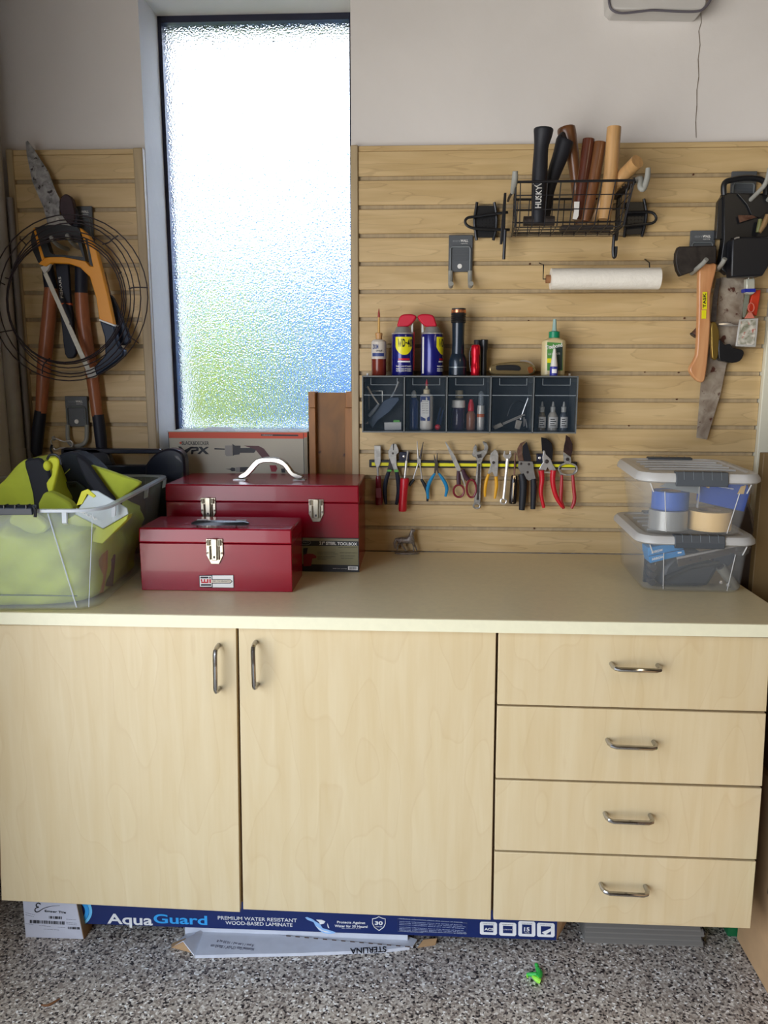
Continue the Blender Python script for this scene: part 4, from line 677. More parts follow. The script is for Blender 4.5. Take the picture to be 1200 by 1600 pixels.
# ------------------------------------------------------------ tools on the left slat wall
T1 = cr(0, 200, 4); T2 = cr(0, 300, 8); T3 = cr(110, 300, 8); T4 = cr(30, 440, 5.714); T5 = cr(0, 580, 4)
WDO = mat('orange_wood', (176, 104, 66), .4, coat=.2, var=.2, scale=10, stretch=(5, 5, 1)); SHB = mat('shear_blade', (176, 174, 172), .45, .3, var=.4, scale=60, spots=((54, 48, 50), 70, .6))
t = thing('hedge_shears', 'hedge shears with pointed speckled blade up and two wooden handles', 'shears', at(110, 700, -.03))
part('blade', G().pp(T1(160, 85, 172, 80, 215, 140, 300, 270, 350, 400, 372, 440, 372, 560, 455, 622, 300, 612, 272, 500, 200, 330, 166, 160), -.030, .004), SHB, t)
part('pivot_plate', G().pp(T1(300, 560, 400, 540, 470, 620, 300, 615), -.036, .006), TOOLST, t, bevel=.001); part('pivot', G().lathe([(.006, 0), (.005, .002)], at(*T1(362, 572)[0], -.036), (0, -1, 0), 14), STEEL, t)
part('tang', G().pt([(72, 400), (76, 430), (80, 452)], -.03, [8, 9, 10], 12), GRIPN, t); part('tang', G().pt([(127, 410), (127, 460)], -.03, [9.5, 9.5], 12), GRIPN, t)
part('handle', G().pt([(80, 450), (76, 500), (69, 570), (64, 645)], -.03, [10, 11, 10.6, 8.6], 14, smooth=3), WDO, t); part('handle', G().pt([(127, 458), (131, 510), (143, 580), (152, 650)], -.03, [10, 10.6, 9.8, 8.6], 14, smooth=3), WDO, t)
part('grip', G().pt([(63.5, 642), (60, 670), (57, 705), (60, 712)], -.03, [9, 9.6, 9, 6], 14), GRIPN, t); part('grip', G().pt([(153, 648), (157, 680), (160, 712)], -.03, [9, 9.4, 8], 14), GRIPN, t)
t = thing('folding_saw', 'black folding saw with orange ring and white lettering', 'saw', at(108, 555, -.045)); part('sheath', G().pp(T1(345, 850, 425, 850, 440, 1095, 372, 1095), -.05, .012), GRIPN, t, bevel=.002); part('ring', G().pp(T1(372, 1094, 441, 1094, 441, 1106, 373, 1106), -.0515, .015), mat('ring_orange', (206, 96, 40), .4), t)
part('grip', G().pp(T1(374, 1106, 440, 1106, 455, 1250, 475, 1405, 440, 1440, 405, 1415, 385, 1250), -.052, .016, smooth=2), GRIPN, t, bevel=.003); ptext(t, 'FISKARS', T1(396, 1062)[0], T1(380, 930)[0], -.0512, 4, WHITE)
t = thing('dark_hatchet', 'small dark headed hatchet behind the hacksaw', 'hatchet', at(108, 340, -.03)); part('head', G().pp(T1(372, 450, 392, 420, 415, 412, 448, 440, 462, 500, 468, 560, 440, 610, 395, 560, 372, 520), -.05, .022, smooth=2), mat('brown_iron', (64, 46, 52), .5, .3, var=.2), t, bevel=.003); part('neck', G().pp(T1(430, 440, 470, 500, 490, 620, 440, 610), -.045, .02), NAVY, t, bevel=.002)
t = thing('hacksaw', 'yellow and black hacksaw with white blade on left slat wall', 'hacksaw', at(140, 595, -.10)); YW = mat('saw_yellow', (232, 152, 22), .4, coat=.2); YH = -.085
part('top_grip', G().pp(T1(215, 622, 300, 606, 380, 602, 480, 618, 500, 645, 508, 690, 505, 700, 440, 690, 330, 684, 285, 690, 232, 690), YH-.012, .024).pp(T1(232, 691, 284, 691, 312, 776, 330, 790, 400, 794, 518, 806, 480, 700, 507, 702, 535, 832, 400, 806, 272, 806), YH-.012, .024), BLACK, t)
part('end_guard', G().pp(T1(190, 690, 206, 632, 266, 832, 238, 842, 200, 760), YH-.01, .02), BLACK, t, bevel=.001); part('edge_strip', G().pp(T1(206, 628, 218, 622, 276, 812, 262, 832), YH-.013, .02), YW, t, bevel=.001)
part('frame', G().pp(T1(240, 850, 266, 812, 330, 803, 400, 806, 470, 818, 534, 832, 560, 862, 582, 866, 545, 770, 500, 640, 498, 622, 552, 668, 600, 762, 637, 905, 680, 1080, 712, 1232, 620, 1196, 600, 1060, 560, 930, 500, 872, 430, 848, 320, 842, 286, 866), YH-.01, .02), YW, t, bevel=.002)
part('frame_slot', G().pp(T1(533, 690, 545, 690, 580, 862, 562, 854), YH-.0112, .002), BLACK, t)
part('tension_plate', G().pp(T1(250, 868, 318, 845, 300, 885, 275, 912), YH-.006, .012), mat('cast_white', (196, 194, 188), .4), t, bevel=.001)
part('blade', G().pp(T1(270, 912, 292, 900, 562, 1500, 536, 1512), YH-.004, .003), mat('blade_white', (212, 208, 194), .4, var=.1, scale=40, spots=((60, 40, 44), 55, .66)), t)
part('end_bracket', G().pp(T1(530, 1515, 585, 1490, 605, 1540, 590, 1560, 550, 1566), YH-.008, .016), MATS['cast_white'], t, bevel=.002)
part('handle', G().pp(T1(620, 1200, 715, 1238, 728, 1330, 745, 1372, 775, 1384, 770, 1422, 730, 1458, 660, 1510, 600, 1548, 588, 1492, 655, 1420, 652, 1310), YH-.014, .028), mat('handle_petrol', (12, 34, 60), .5), t, bevel=.004); part('trim_line', G().pp(T1(618, 1194, 716, 1230, 716, 1240, 620, 1204), YH-.015, .03), WHITE, t)
t = thing('second_saw_handle', 'dark petrol blue saw handle behind the hacksaw', 'saw', at(185, 530, -.05)); part('grip', G().pp(T1(675, 1050, 705, 1062, 760, 1190, 808, 1310, 796, 1346, 760, 1358, 735, 1330, 700, 1200), -.06, .02, smooth=2), mat('handle_petrol', (12, 34, 60)), t, bevel=.003)
part('blade', G().pp(T1(640, 900, 660, 900, 700, 1065, 680, 1060), -.052, .002), TOOLST, t)
# wire coil: rings of the fence coil, tied with cross wires
t = thing('wire_fence_coil', 'large coil of dark garden edging wire over the left tools', 'wire coil', at(110, 590, -.12)); RW = mat('brown_wire', (44, 34, 36), .5, .5)
rings = [(108, 465, 123, 130, -.125), (109, 466, 111, 123, -.115), (111, 466, 99, 118, -.12), (107, 468, 97, 107, -.13), (104, 468, 93, 101, -.118), (103, 469, 91, 98, -.132), (101, 470, 90, 96, -.112)]
for cx, cy, rx, ry, Y in rings: part('ring_wire', G().pt(ringpx(cx, cy, rx, ry, 40), Y, .95, 6, closed=True), RW, t)
for q in (T3(600, 545, 540, 580, 480, 630, 400, 655), T3(968, 1196, 850, 1192, 780, 1196, 730, 1210), T3(640, 1000, 600, 1022), T4(970, 490, 1020, 515, 1068, 552), T4(275, 685, 225, 730, 207, 780, 207, 825), T2(250, 590, 300, 630, 330, 670), [(0, 441), (8, 445)], [(8, 434), (14, 436)], [(-6, 520), (20, 516)]): part('tie_wire', G().pt(q, -.12, 1, 6, smooth=3), RW, t)
# snap hook with cord above the bag
t = thing('carabiner', 'silver snap hook hanging above the lime bag', 'carabiner', at(98, 700, -.03)); part('ring', G().pt(T5(325, 460, 320, 435, 345, 420, 400, 440, 440, 435, 455, 455, 440, 478, 380, 480, 345, 490), -.04, 1.3, 8, smooth=3, closed=True), STEEL, t)
part('cord', G().pt(T5(325, 460, 318, 490, 335, 530, 350, 560), -.05, 1.8, 8, smooth=3), GRIPN, t); part('swivel', G().pt(T5(330, 410, 345, 430), -.035, 3, 8), GREYL, t)
# ------------------------------------------------------------ red steel toolboxes
NICK = mat('nickel', (188, 180, 160), .3, .9)
def latch(t, x, z, Y, s=1):
    b = part('latch', G().prism([(x-.021*s, z+.012*s), (x+.021*s, z+.012*s), (x+.021*s, z-.030*s), (x+.010*s, z-.052*s), (x-.010*s, z-.052*s), (x-.021*s, z-.030*s)], Y-.003, Y), NICK, t, bevel=.001)
    part('hasp', G().prism([(x-.0075*s, z+.013*s), (x+.0075*s, z+.013*s), (x+.0065*s, z-.042*s), (x-.0065*s, z-.042*s)], Y-.0085, Y-.0028), NICK, b, bevel=.0015)
    for sx in (-1, 1):
        part('hinge_knuckle', G().tube([(x+sx*.014*s, Y-.005, z+.010*s), (x+sx*.014*s, Y-.005, z-.004*s)], .0042*s, 10), NICK, b)
        part('side_rib', G().tube([(x+sx*.011*s, Y-.005, z-.006*s), (x+sx*.011*s, Y-.005, z-.040*s)], .0022*s, 8), NICK, b)
        for dz in (.004, -.024): part('rivet', G().ball((x+sx*.0175*s, Y-.0035, z+dz*s), .0028*s, 5), STEEL, b)
    part('keyhole', G().box(x-.0022*s, x+.0022*s, Y-.0095, Y-.0083, z-.036*s, z-.030*s), INK, b)
SEAM = mat('dark_seam', (40, 6, 12), .6)
def toolbox(name, label, x0, x1, y0, y1, zs, zt):
    t = thing(name, label, 'toolbox', ((x0+x1)/2, (y0+y1)/2, CT))
    part('body', G().box(x0+.0015, x1-.0015, y0+.0015, y1, CT+.0005, zs-.0008), REDP, t, bevel=.0015)
    part('lid', G().hull([(x, y, z) for x, y, z in ((x0, y0, zs), (x1, y0, zs), (x1, y1, zs), (x0, y1, zs))], [(x0+.001, y0+.003, zt), (x1-.001, y0+.003, zt), (x1-.001, y1, zt), (x0+.001, y1, zt)]), REDP, t, bevel=.004)
    return t
t = toolbox('small_toolbox', 'small red steel toolbox with black folding handle, in front', -.684, -.307, -.464, -.302, 1.034, 1.071)
latch(t, at(335.5, 852, -.464).x, at(335, 849, -.464).z, -.4645, .98)
a = atz(300, 816, 1.081); b = atz(389, 817, 1.081); yh = (a.y+b.y)/2; x0, x1 = a.x, b.x
part('handle', G().loops([[(x, yh+dy*s_, 1.0775+dz*s_) for dy, dz in ((-.014, -.001), (-.012, .006), (0, .0085), (.010, .007), (.012, 0), (0, -.002))] for x, s_ in ((x0, .45), (x0+.010, .95), ((x0+x1)/2, 1.1), (x1-.010, .95), (x1, .45))]), BLACK, t, angle=60)
for xx in (x0+.022, x1-.022): part('handle_clip', G().tube([(xx-.016, yh+.018, 1.074), (xx-.012, yh+.016, 1.083), (xx+.012, yh+.016, 1.083), (xx+.016, yh+.018, 1.074)], .003, 8), STEEL, t)
Yl = -.4645; Lq = cr(300, 890, 15)
part('label_border', G().pp(Lq(165, 140, 470, 125, 972, 128, 980, 430, 480, 425, 175, 410), Yl-.0004, .0006), INK, t)
part('label', G().pp(Lq(478, 138, 962, 136, 970, 420, 486, 415), Yl-.0009, .0006), WHITE, t); part('label_square', G().pp(Lq(180, 150, 455, 150, 462, 400, 185, 400), Yl-.0009, .0006), WHITE, t)
part('label_key', G().pp(Lq(470, 228, 900, 228, 950, 275, 905, 325, 472, 325), Yl-.0013, .0006), INK, t); part('label_key_face', G().pp(Lq(455, 240, 895, 240, 925, 275, 895, 308, 455, 308), Yl-.0017, .0006), mat('label_cream', (226, 214, 192), .5), t)
part('label_bar', G().pp(Lq(198, 165, 385, 165, 385, 205, 198, 205), Yl-.0013, .0006), INK, t); part('label_bar', G().pp(Lq(210, 340, 448, 340, 448, 378, 210, 378), Yl-.0013, .0006), INK, t); part('label_dot', G().pp(Lq(405, 165, 438, 165, 438, 208, 405, 208), Yl-.0013, .0006), INK, t)
part('label_mark', G().pp(Lq(205, 225, 240, 225, 240, 285, 275, 285, 275, 225, 310, 225, 310, 285, 345, 285, 345, 225, 385, 225, 388, 318, 215, 318, 215, 270, 205, 262), Yl-.0013, .0006), RED, t); part('label_mark', G().pp(Lq(402, 225, 445, 225, 445, 318, 405, 318), Yl-.0013, .0006), RED, t)
ptext(t, 'KEY TO QUALITY', Lq(490, 288)[0], Lq(890, 286)[0], Yl-.0024, 2.4, INK)
t = toolbox('large_toolbox', 'large red steel toolbox with chrome arched handle, behind small one', -.683, -.1605, -.257, -.012, 1.102, 1.149)
for x, y in ((325.5, 784), (494, 786.5)): latch(t, at(x, y, -.257).x, at(x, y, -.257).z, -.2575, .95)
Hq = cr(250, 660, 5); YHn = -.15; mz = 1.1505-at(*Hq(1100, 438)[0], YHn).z
g = G().pp(Hq(612, 414, 660, 385, 700, 340, 750, 288, 830, 274, 930, 280, 990, 320, 1040, 388, 1110, 414, 1108, 440, 1050, 436, 1000, 400, 960, 345, 900, 318, 830, 314, 775, 326, 725, 380, 668, 434, 615, 438), YHn-.011, .022, smooth=2)
part('handle', g, CHROME, t, bevel=.003)
for x in (628, 1090): p = at(*Hq(x, 432)[0], YHn); part('handle_plate', G().box(p.x-.018, p.x+.018, YHn-.014, YHn+.014, 1.1485, 1.1515), CHROME, t, bevel=.001)
Bq = cr(470, 820, 10); YB = -.2573
part('label_back', G().pp(Bq(-200, 195, 905, 210, 912, 740, -200, 735), YB-.0004, .0006), INK, t); part('label_top', G().pp(Bq(30, 205, 898, 222, 900, 258, 30, 248), YB-.0008, .0006), mat('label_khaki', (134, 128, 104), .5), t)
part('label_field', G().pp(Bq(0, 330, 895, 330, 900, 632, 180, 618, 0, 612), YB-.0008, .0006), mat('label_olive', (122, 116, 82), .5), t)
ptext(t, '21" STEEL TOOLBOX', Bq(290, 310)[0], Bq(880, 325)[0], YB-.0012, 5.2, WHITE, bold=.02); ptext(t, 'PRO', Bq(35, 288)[0], Bq(120, 288)[0], YB-.0012, 2.4, MATS['logo_grey'])
part('label_oval', G().pt([Bq(*q)[0] for q in ringpx(75, 278, 80, 34)], YB-.0006, .35, 6, closed=True), MATS['logo_grey'], t)
part('label_picture', G().pp(Bq(38, 370, 110, 362, 95, 450, 190, 455, 245, 490, 240, 520, 180, 528, 160, 640, 40, 650), YB-.0012, .0006), mat('picture_red', (120, 20, 28), .5), t); part('label_picture', G().pp(Bq(38, 366, 110, 360, 90, 455, 40, 470), YB-.0014, .0006), INK, t)
for i, (x0_, x1_, y_) in enumerate(((262, 530, 425), (262, 580, 450), (262, 540, 492), (262, 470, 514), (262, 400, 535), (610, 880, 435), (620, 850, 482), (630, 820, 520), (585, 880, 350))): ptext(t, 'steel construction', Bq(x0_, y_+7)[0], Bq(x1_, y_+9)[0], YB-.0012, 1.3, INK, name='small_print')
part('barcode_patch', G().pp(Bq(738, 648, 890, 652, 890, 710, 738, 706), YB-.001, .0006), WHITE, t)
for i in range(9): part('bar', G().pp(Bq(756+i*13, 656, 763+i*13, 656, 763+i*13, 698, 756+i*13, 698), YB-.0014, .0006), INK, t)
ptext(t, 'steel tool storage', Bq(500, 688)[0], Bq(720, 692)[0], YB-.0012, 1.2, WHITE, name='small_print')
# ------------------------------------------------------------ saw box and wooden tray in the window niche
YV = .022; Vq = cr(250, 660, 5); Wt = atz
CARD = mat('printed_card', (190, 184, 164), .6); ORN = mat('orange_print', (216, 76, 34), .5); KRAFT = mat('kraft_card', (176, 140, 98), .8, var=.06, scale=20)
a = at(262.5, 674, YV); b = at(480, 676, YV)
t = thing('power_saw_box', 'white cardboard tool box with orange band before the window', 'box', ((a.x+b.x)/2, YV+.06, CT))
part('carton', G().box(a.x, b.x, YV, YV+.12, CT+.0005, a.z), CARD, t, bevel=.001)
part('orange_band', G().box(a.x+.0006, b.x-.0006, YV-.0008, YV+.0004, at(300, 684.5, YV).z, a.z-.002), ORN, t)
for x in (263.6, 474.3): q = at(x, 680, YV).x; part('edge_line', G().box(q-.0008, q+.0008, YV-.0014, YV-.0006, CT+.01, a.z-.003), INK, t)
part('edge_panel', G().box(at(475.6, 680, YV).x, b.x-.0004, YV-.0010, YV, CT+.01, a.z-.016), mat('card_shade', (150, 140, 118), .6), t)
part('top_flap', G().hull([(a.x+.10, YV+.02, a.z+.0006), (a.x+.20, YV+.02, a.z+.0006), (a.x+.185, YV+.02, a.z+.012), (a.x+.115, YV+.02, a.z+.012)], [(a.x+.10, YV+.026, a.z+.0006), (a.x+.20, YV+.026, a.z+.0006), (a.x+.185, YV+.026, a.z+.012), (a.x+.115, YV+.026, a.z+.012)]), mat('torn_card', (226, 232, 240), .7), t)
g = G()
for i in range(14):
    u = i/13; x = a.x+.01+(b.x-a.x-.02)*u; g.ball((x, YV+.004, a.z+.001), (.017, .004, .0018+.001*random.random()), 4)
part('torn_edge', g, MATS['torn_card'], t)
ptext(t, 'BLACK&DECKER', (284, 695), (326.5, 695.5), YV-.0006, 6, INK, bold=.01); part('logo', G().pp(Vq(150, 158, 164, 150, 170, 162, 160, 172), YV-.0012, .001), ORN, t)
for q in ((140, 188, 162, 188, 190, 218, 240, 190, 262, 190, 200, 248, 182, 244), (240, 192, 290, 190, 302, 200, 300, 222, 262, 228, 258, 248, 240, 248, 246, 214, 282, 212, 284, 204, 242, 204), (298, 190, 325, 190, 338, 206, 364, 190, 384, 192, 348, 216, 382, 248, 356, 248, 334, 226, 312, 248, 290, 246, 322, 216)):
    part('lettering', G().pp(Vq(*q), YV-.0012, .001), INK, t)
PG = mat('print_dark', (46, 42, 44), .5); PGL = mat('print_mid', (150, 146, 138), .5)
part('printed_saw', G().pp(Vq(425, 200, 505, 204, 505, 214, 425, 212), YV-.0012, .001), PG, t); part('printed_saw', G().pp(Vq(508, 182, 562, 180, 562, 262, 520, 264, 508, 250), YV-.0012, .001), PGL, t)
part('printed_saw', G().pp(Vq(566, 168, 585, 182, 628, 182, 628, 200, 700, 200, 716, 192, 750, 215, 735, 238, 625, 238, 620, 250, 580, 255, 568, 262), YV-.0014, .001), PG, t)
part('printed_saw', G().pp(Vq(655, 182, 770, 184, 810, 205, 862, 272, 850, 276, 795, 272, 745, 212, 700, 196), YV-.0016, .001), mat('print_darkred', (84, 36, 38), .5), t)
part('printed_saw', G().pp(Vq(512, 364, 548, 362, 560, 352, 586, 356, 588, 380, 560, 382, 548, 370), YV-.0012, .001), PG, t); part('printed_saw', G().pp(Vq(590, 352, 625, 348, 625, 388, 592, 386), YV-.0014, .001), PGL, t); part('printed_saw', G().pp(Vq(625, 350, 705, 348, 700, 385, 625, 388), YV-.0014, .001), PG, t)
part('printed_saw', G().pp(Vq(855, 335, 905, 335, 916, 360, 905, 385, 870, 385), YV-.0014, .001), mat('print_red', (150, 40, 50), .5), t); part('printed_saw', G().pp(Vq(945, 362, 975, 360, 978, 392, 950, 392), YV-.0014, .001), PG, t)
part('band_print', G().pp(Vq(790, 92, 1080, 96, 1080, 108, 790, 105), YV-.0014, .001), INK, t); ptext(t, 'CORDLESS SAW KIT', Vq(800, 102)[0], Vq(880, 103)[0], YV-.0018, 1.2, WHITE)
a = at(481.5, 612, .03); b = at(549, 612, .03); WDB = mat('brown_ply', (146, 98, 42), .5, var=.2, scale=9, stretch=(2, 2, 1), spots=((70, 38, 20), 20, .68)); WDS = mat('brown_pine', (172, 116, 62), .5, var=.2, scale=8, stretch=(4, 4, 1))
t = thing('wooden_tray', 'brown wooden tray standing on end in window niche', 'tray', ((a.x+b.x)/2, .07, CT)); xr_ = WX1-.003
part('bottom_board', G().box(a.x+.004, xr_-.004, .052, .060, CT+.002, a.z-.003), WDB, t)
xs_ = at(492, 620, .03).x; xq = at(538.5, 620, .03).x
part('side_board', G().box(a.x, xs_, .03, .11, CT+.0005, at(481, 637, .03).z-.001), WDS, t, bevel=.001); part('corner_joint', G().box(a.x, xs_, .03, .11, at(481, 637, .03).z, a.z), WDS, t, bevel=.001)
part('side_board', G().box(xq, xr_, .034, .11, CT+.0005, at(545, 637, .03).z-.001), WDS, t, bevel=.001); part('corner_joint', G().box(xq+.003, xr_, .036, .11, at(545, 637, .03).z, a.z), WDS, t, bevel=.001)
# ------------------------------------------------------------ big clear tote with the lime bag
TUB = mat('milky_plastic', (206, 216, 222), .22, alpha=.15, spec=.5); TUBR = mat('milky_rim', (214, 220, 226), .25, alpha=.62, spec=.6)
th = math.radians(4.5); cxT, cyT = -.944, -.388
def rot(L, cx, cy, th): return [(cx+(x-cx)*math.cos(th)-(y-cy)*math.sin(th), cy+(x-cx)*math.sin(th)+(y-cy)*math.cos(th), z) for x, y, z in L]
def RT(hx, hy, r, z, n=6): return rot(rrect(cxT, cyT, hx, hy, r, z, n), cxT, cyT, th)
ZR = 1.152
t = thing('storage_tote', 'large clear open plastic tote with black grip, left end of worktop', 'storage tote', (cxT, cyT, CT))
part('shell', G().loops([RT(.196, .256, .05, CT+.0006), RT(.204, .264, .05, CT+.008), RT(.229, .288, .06, ZR-.035), RT(.233, .292, .06, ZR-.004), RT(.230, .289, .058, ZR-.004), RT(.226, .285, .058, ZR-.035), RT(.201, .261, .048, CT+.010), RT(.193, .253, .048, CT+.004)]), TUB, t, angle=50)
part('rim', G().loops([RT(.234, .293, .06, ZR-.006), RT(.243, .302, .066, ZR-.006), RT(.243, .302, .066, ZR), RT(.229, .288, .058, ZR), RT(.229, .288, .058, ZR-.006), RT(.234, .293, .06, ZR-.006)], False, False), TUBR, t, angle=50)
def tubp(sx, sy, z):                                             # point on the tote's outer wall
    u = (z-CT)/(ZR-CT); hx, hy = .204+.029*u, .264+.028*u; x, y = cxT+sx*hx, cyT+sy*hy
    return Vector(rot([(x, y, z)], cxT, cyT, th)[0])
for s0_, s1_, r_ in ((.77, .52, .0016), (.90, .93, .0009)):
    part('corner_ridge', G().tube([tubp(s0_, -1, CT+.01)+Vector((0, -.001, 0)), tubp(s1_, -1, ZR-.01)+Vector((0, -.001, 0))], r_, 6), TUBR, t)
for sy in (-.74, .86, .2): part('rim_rib', G().hull([tubp(1, sy, ZR-.034), tubp(1, sy, ZR-.006), tubp(1, sy, ZR-.006)+Vector((.009, 0, 0)), tubp(1, sy, ZR-.03)+Vector((.009, 0, 0))], [tubp(1, sy+.03, ZR-.034), tubp(1, sy+.03, ZR-.006), tubp(1, sy+.03, ZR-.006)+Vector((.009, 0, 0)), tubp(1, sy+.03, ZR-.03)+Vector((.009, 0, 0))]), TUBR, t)
part('front_rib', G().hull([tubp(.66, -1, ZR-.034), tubp(.66, -1, ZR-.006), tubp(.70, -1, ZR-.006), tubp(.70, -1, ZR-.034)], [v_+Vector((0, -.008, 0)) for v_ in (tubp(.66, -1, ZR-.030), tubp(.66, -1, ZR-.006), tubp(.70, -1, ZR-.006), tubp(.70, -1, ZR-.030))]), TUBR, t)
a = tubp(-.98, -1, ZR)+Vector((0, -.012, 0)); b = tubp(.42, -1, ZR)+Vector((0, -.012, 0))
hnd = part('grip', G().hull([a+Vector((0, dy, dz)) for dy, dz in ((-.008, -.010), (-.010, .006), (0, .011), (.012, .010), (.012, -.004))], [b+Vector((0, dy, dz)) for dy, dz in ((-.008, -.010), (-.010, .006), (0, .011), (.012, .010), (.012, -.004))]), mat('grip_navy', (26, 34, 46), .4), t, bevel=.002)
for i in range(14):
    c = lerp(a, b, (i+.5)/14); part('grip_rib', G().box(c.x-.001, c.x+.001, c.y-.0108, c.y+.008, c.z+.004, c.z+.0125), BLACK, hnd)
part('grip_hook', G().tube([b+Vector((.0, -.004, .009)), b+Vector((.006, -.006, 0)), b+Vector((.004, -.006, -.014))], .0035, 8), BLACK, hnd)
LIME = mat('lime_fabric', (196, 208, 62), .8, var=.12, scale=9, bump=.4, bscale=26); 
t = thing('lime_tool_bag', 'lime and black soft tool bag stuffed inside the clear tote', 'bag', (cxT-.02, cyT, CT+.005))
g = G(); nx, ny = 44, 40; vs = []; fs = []
def bagz(u, v_):                                                  # lumpy top of the bag
    z = 1.085+.02*math.sin(5*u+2)+.015*math.sin(7*v_+u*3)
    z += .05*math.exp(-((u+.55)**2/.20+(v_+.05)**2/.5)); z -= .06*max(0, abs(u)**6+abs(v_)**6-.55)
    return z
def wr(a_, z, k=0): return .016*math.sin(a_*7+z*40+k)+.012*math.sin(a_*13-z*70)+.010*math.sin(z*95+a_*5)+.006*math.sin(a_*29+z*60)
N = 72; LP = []
for j in range(15):
    u = j/14; z = CT+.006+u*.165; sc_ = .93-.05*(u-.3)**2*2+.03*u; L_ = []
    for i in range(N):
        a_ = 2*math.pi*i/N; cx_, sy_ = math.cos(a_), math.sin(a_); k_ = (abs(cx_)**4+abs(sy_)**4)**-.25
        hx, hy = (.190+.026*u), (.250+.024*u); r_ = sc_+wr(a_, z)*(1.6 if 0 < j else .4)
        L_.append((cxT+cx_*k_*hx*min(r_, .985), cyT+sy_*k_*hy*min(r_, .985), z+.004*math.sin(a_*7)*u))
    LP.append(rot(L_, cxT, cyT, th))
for s_, dz in ((.86, .012), (.7, .022), (.45, .03), (.2, .034), (.03, .034)):
    c = LP[14]; LP.append([(cxT+(p_[0]-cxT)*s_, cyT+(p_[1]-cyT)*s_, p_[2]+dz+.008*math.sin(p_[0]*60)) for p_ in c])
part('body', G().loops(LP), LIME, t, angle=80)
def slab(name, px, Y, th_, m, sm=2, bev=.006): return part(name, G().pp(px, Y, th_, smooth=sm), m, t, bevel=bev)
BK = mat('black_webbing', (20, 22, 32), .75, bump=.3, bscale=60)
slab('side_panel', [(-24, 800), (-12, 768), (6, 750), (20, 733), (36, 719), (58, 718), (70, 740), (80, 770), (84, 800)], -.47, .10, LIME)
slab('strap', [(37, 720), (52, 716), (64, 717), (76, 735), (82, 760), (84, 800), (56, 800), (50, 772), (43, 745)], -.484, .012, BK)
slab('rear_panel', [(68, 745), (80, 722), (98, 708), (120, 708), (142, 722), (160, 742), (172, 768), (175, 800), (70, 800)], -.37, .06, mat('charcoal_fabric', (36, 42, 52), .8))
slab('pocket', [(82, 760), (96, 753), (120, 752), (136, 766), (140, 800), (78, 800)], -.383, .01, mat('pocket_grey', (58, 66, 70), .8), 1, .003)
part('pocket_badge', G().pp([(108, 757), (118, 756), (118, 761), (109, 762)], -.3850, .0015), BLACK, t); part('chevron', G().pt([(97, 736), (99.5, 742), (109, 733)], -.373, .8, 6), mat('pale_yellow', (206, 206, 110), .6), t)
slab('yellow_pull', [(74, 720), (79, 715), (88, 715), (92, 721), (90, 735), (84, 760), (80, 775), (75, 768), (72, 755), (79, 745), (81, 736), (76, 728)], -.495, .012, mat('lime_webbing', (206, 210, 50), .7), 2, .003)
part('yellow_toggle', G().ball(at(74, 728, -.50), (.0095, .008, .012), 8), MATS['lime_webbing'], t); part('pull_cord', G().pt([(74, 718), (78, 711), (88, 711), (94, 718), (96, 726)], -.488, 2.2, 8, smooth=3), BLACK, t)
slab('right_panel', [(138, 729), (150, 730), (175, 738), (200, 747), (219, 754), (211, 763), (196, 774), (182, 786), (172, 790), (156, 762)], -.42, .018, LIME)
slab('strap', [(116, 711), (134, 720), (148, 738), (168, 766), (182, 784), (164, 796), (146, 770), (128, 742)], -.44, .012, BK)
slab('front_flap', [(66, 773), (76, 769), (92, 776), (108, 786), (112, 800), (60, 800)], -.52, .03, LIME)
slab('front_fold', [(16, 806), (24, 799), (50, 802), (74, 820), (68, 832), (50, 838), (30, 826), (14, 818)], -.615, .02, LIME, 2, .006)
part('seam', G().tube([tubp(-.95, -.93, CT+.036), tubp(.2, -.93, CT+.034), tubp(.74, -.93, CT+.031)], .0018, 6), mat('seam_olive', (84, 100, 40), .8), t)
t = thing('battery_charger_box', 'pale grey and yellow box tilted in right front corner of tote', 'box', at(160, 824, -.58))
q0 = [(117, 803), (143, 766), (153, 767), (199, 794), (201, 803), (161, 826)]
part('face', G().hull([at(x, y, -.56) for x, y in q0], [at(x, y, -.545) for x, y in q0]), mat('pale_blue_plastic', (186, 196, 198), .4), t, bevel=.002)
part('yellow_trim', G().pp([(119, 790), (127, 768), (137, 764), (150, 775), (146, 778), (136, 772), (128, 788)], -.562, .004), mat('box_yellow', (214, 210, 30), .5), t, bevel=.001)
part('body', G().pp([(88, 822), (117, 804), (161, 827), (200, 804), (198, 812), (160, 850), (140, 846), (86, 832)], -.556, .03), mat('box_lime', (190, 198, 70), .6), t, bevel=.002)
ptext(t, 'TOOLZAP', (118, 797), (151, 814), -.563, 4.2, WHITE, bold=.03)
t = thing('orange_handled_tools', 'orange and dark red tool handles deep in the tote', 'tools', at(175, 920, -.5)); part('handle', G().tube([tubp(.80, -.55, CT+.012), tubp(.82, -.5, CT+.07), tubp(.80, -.45, CT+.13)], .014, 10), mat('dull_orange', (176, 116, 60), .5), t); part('handle', G().tube([tubp(.84, -.35, CT+.012), tubp(.84, -.3, CT+.10), tubp(.80, -.25, CT+.15)], .012, 10), mat('wine_red', (78, 26, 38), .5), t)
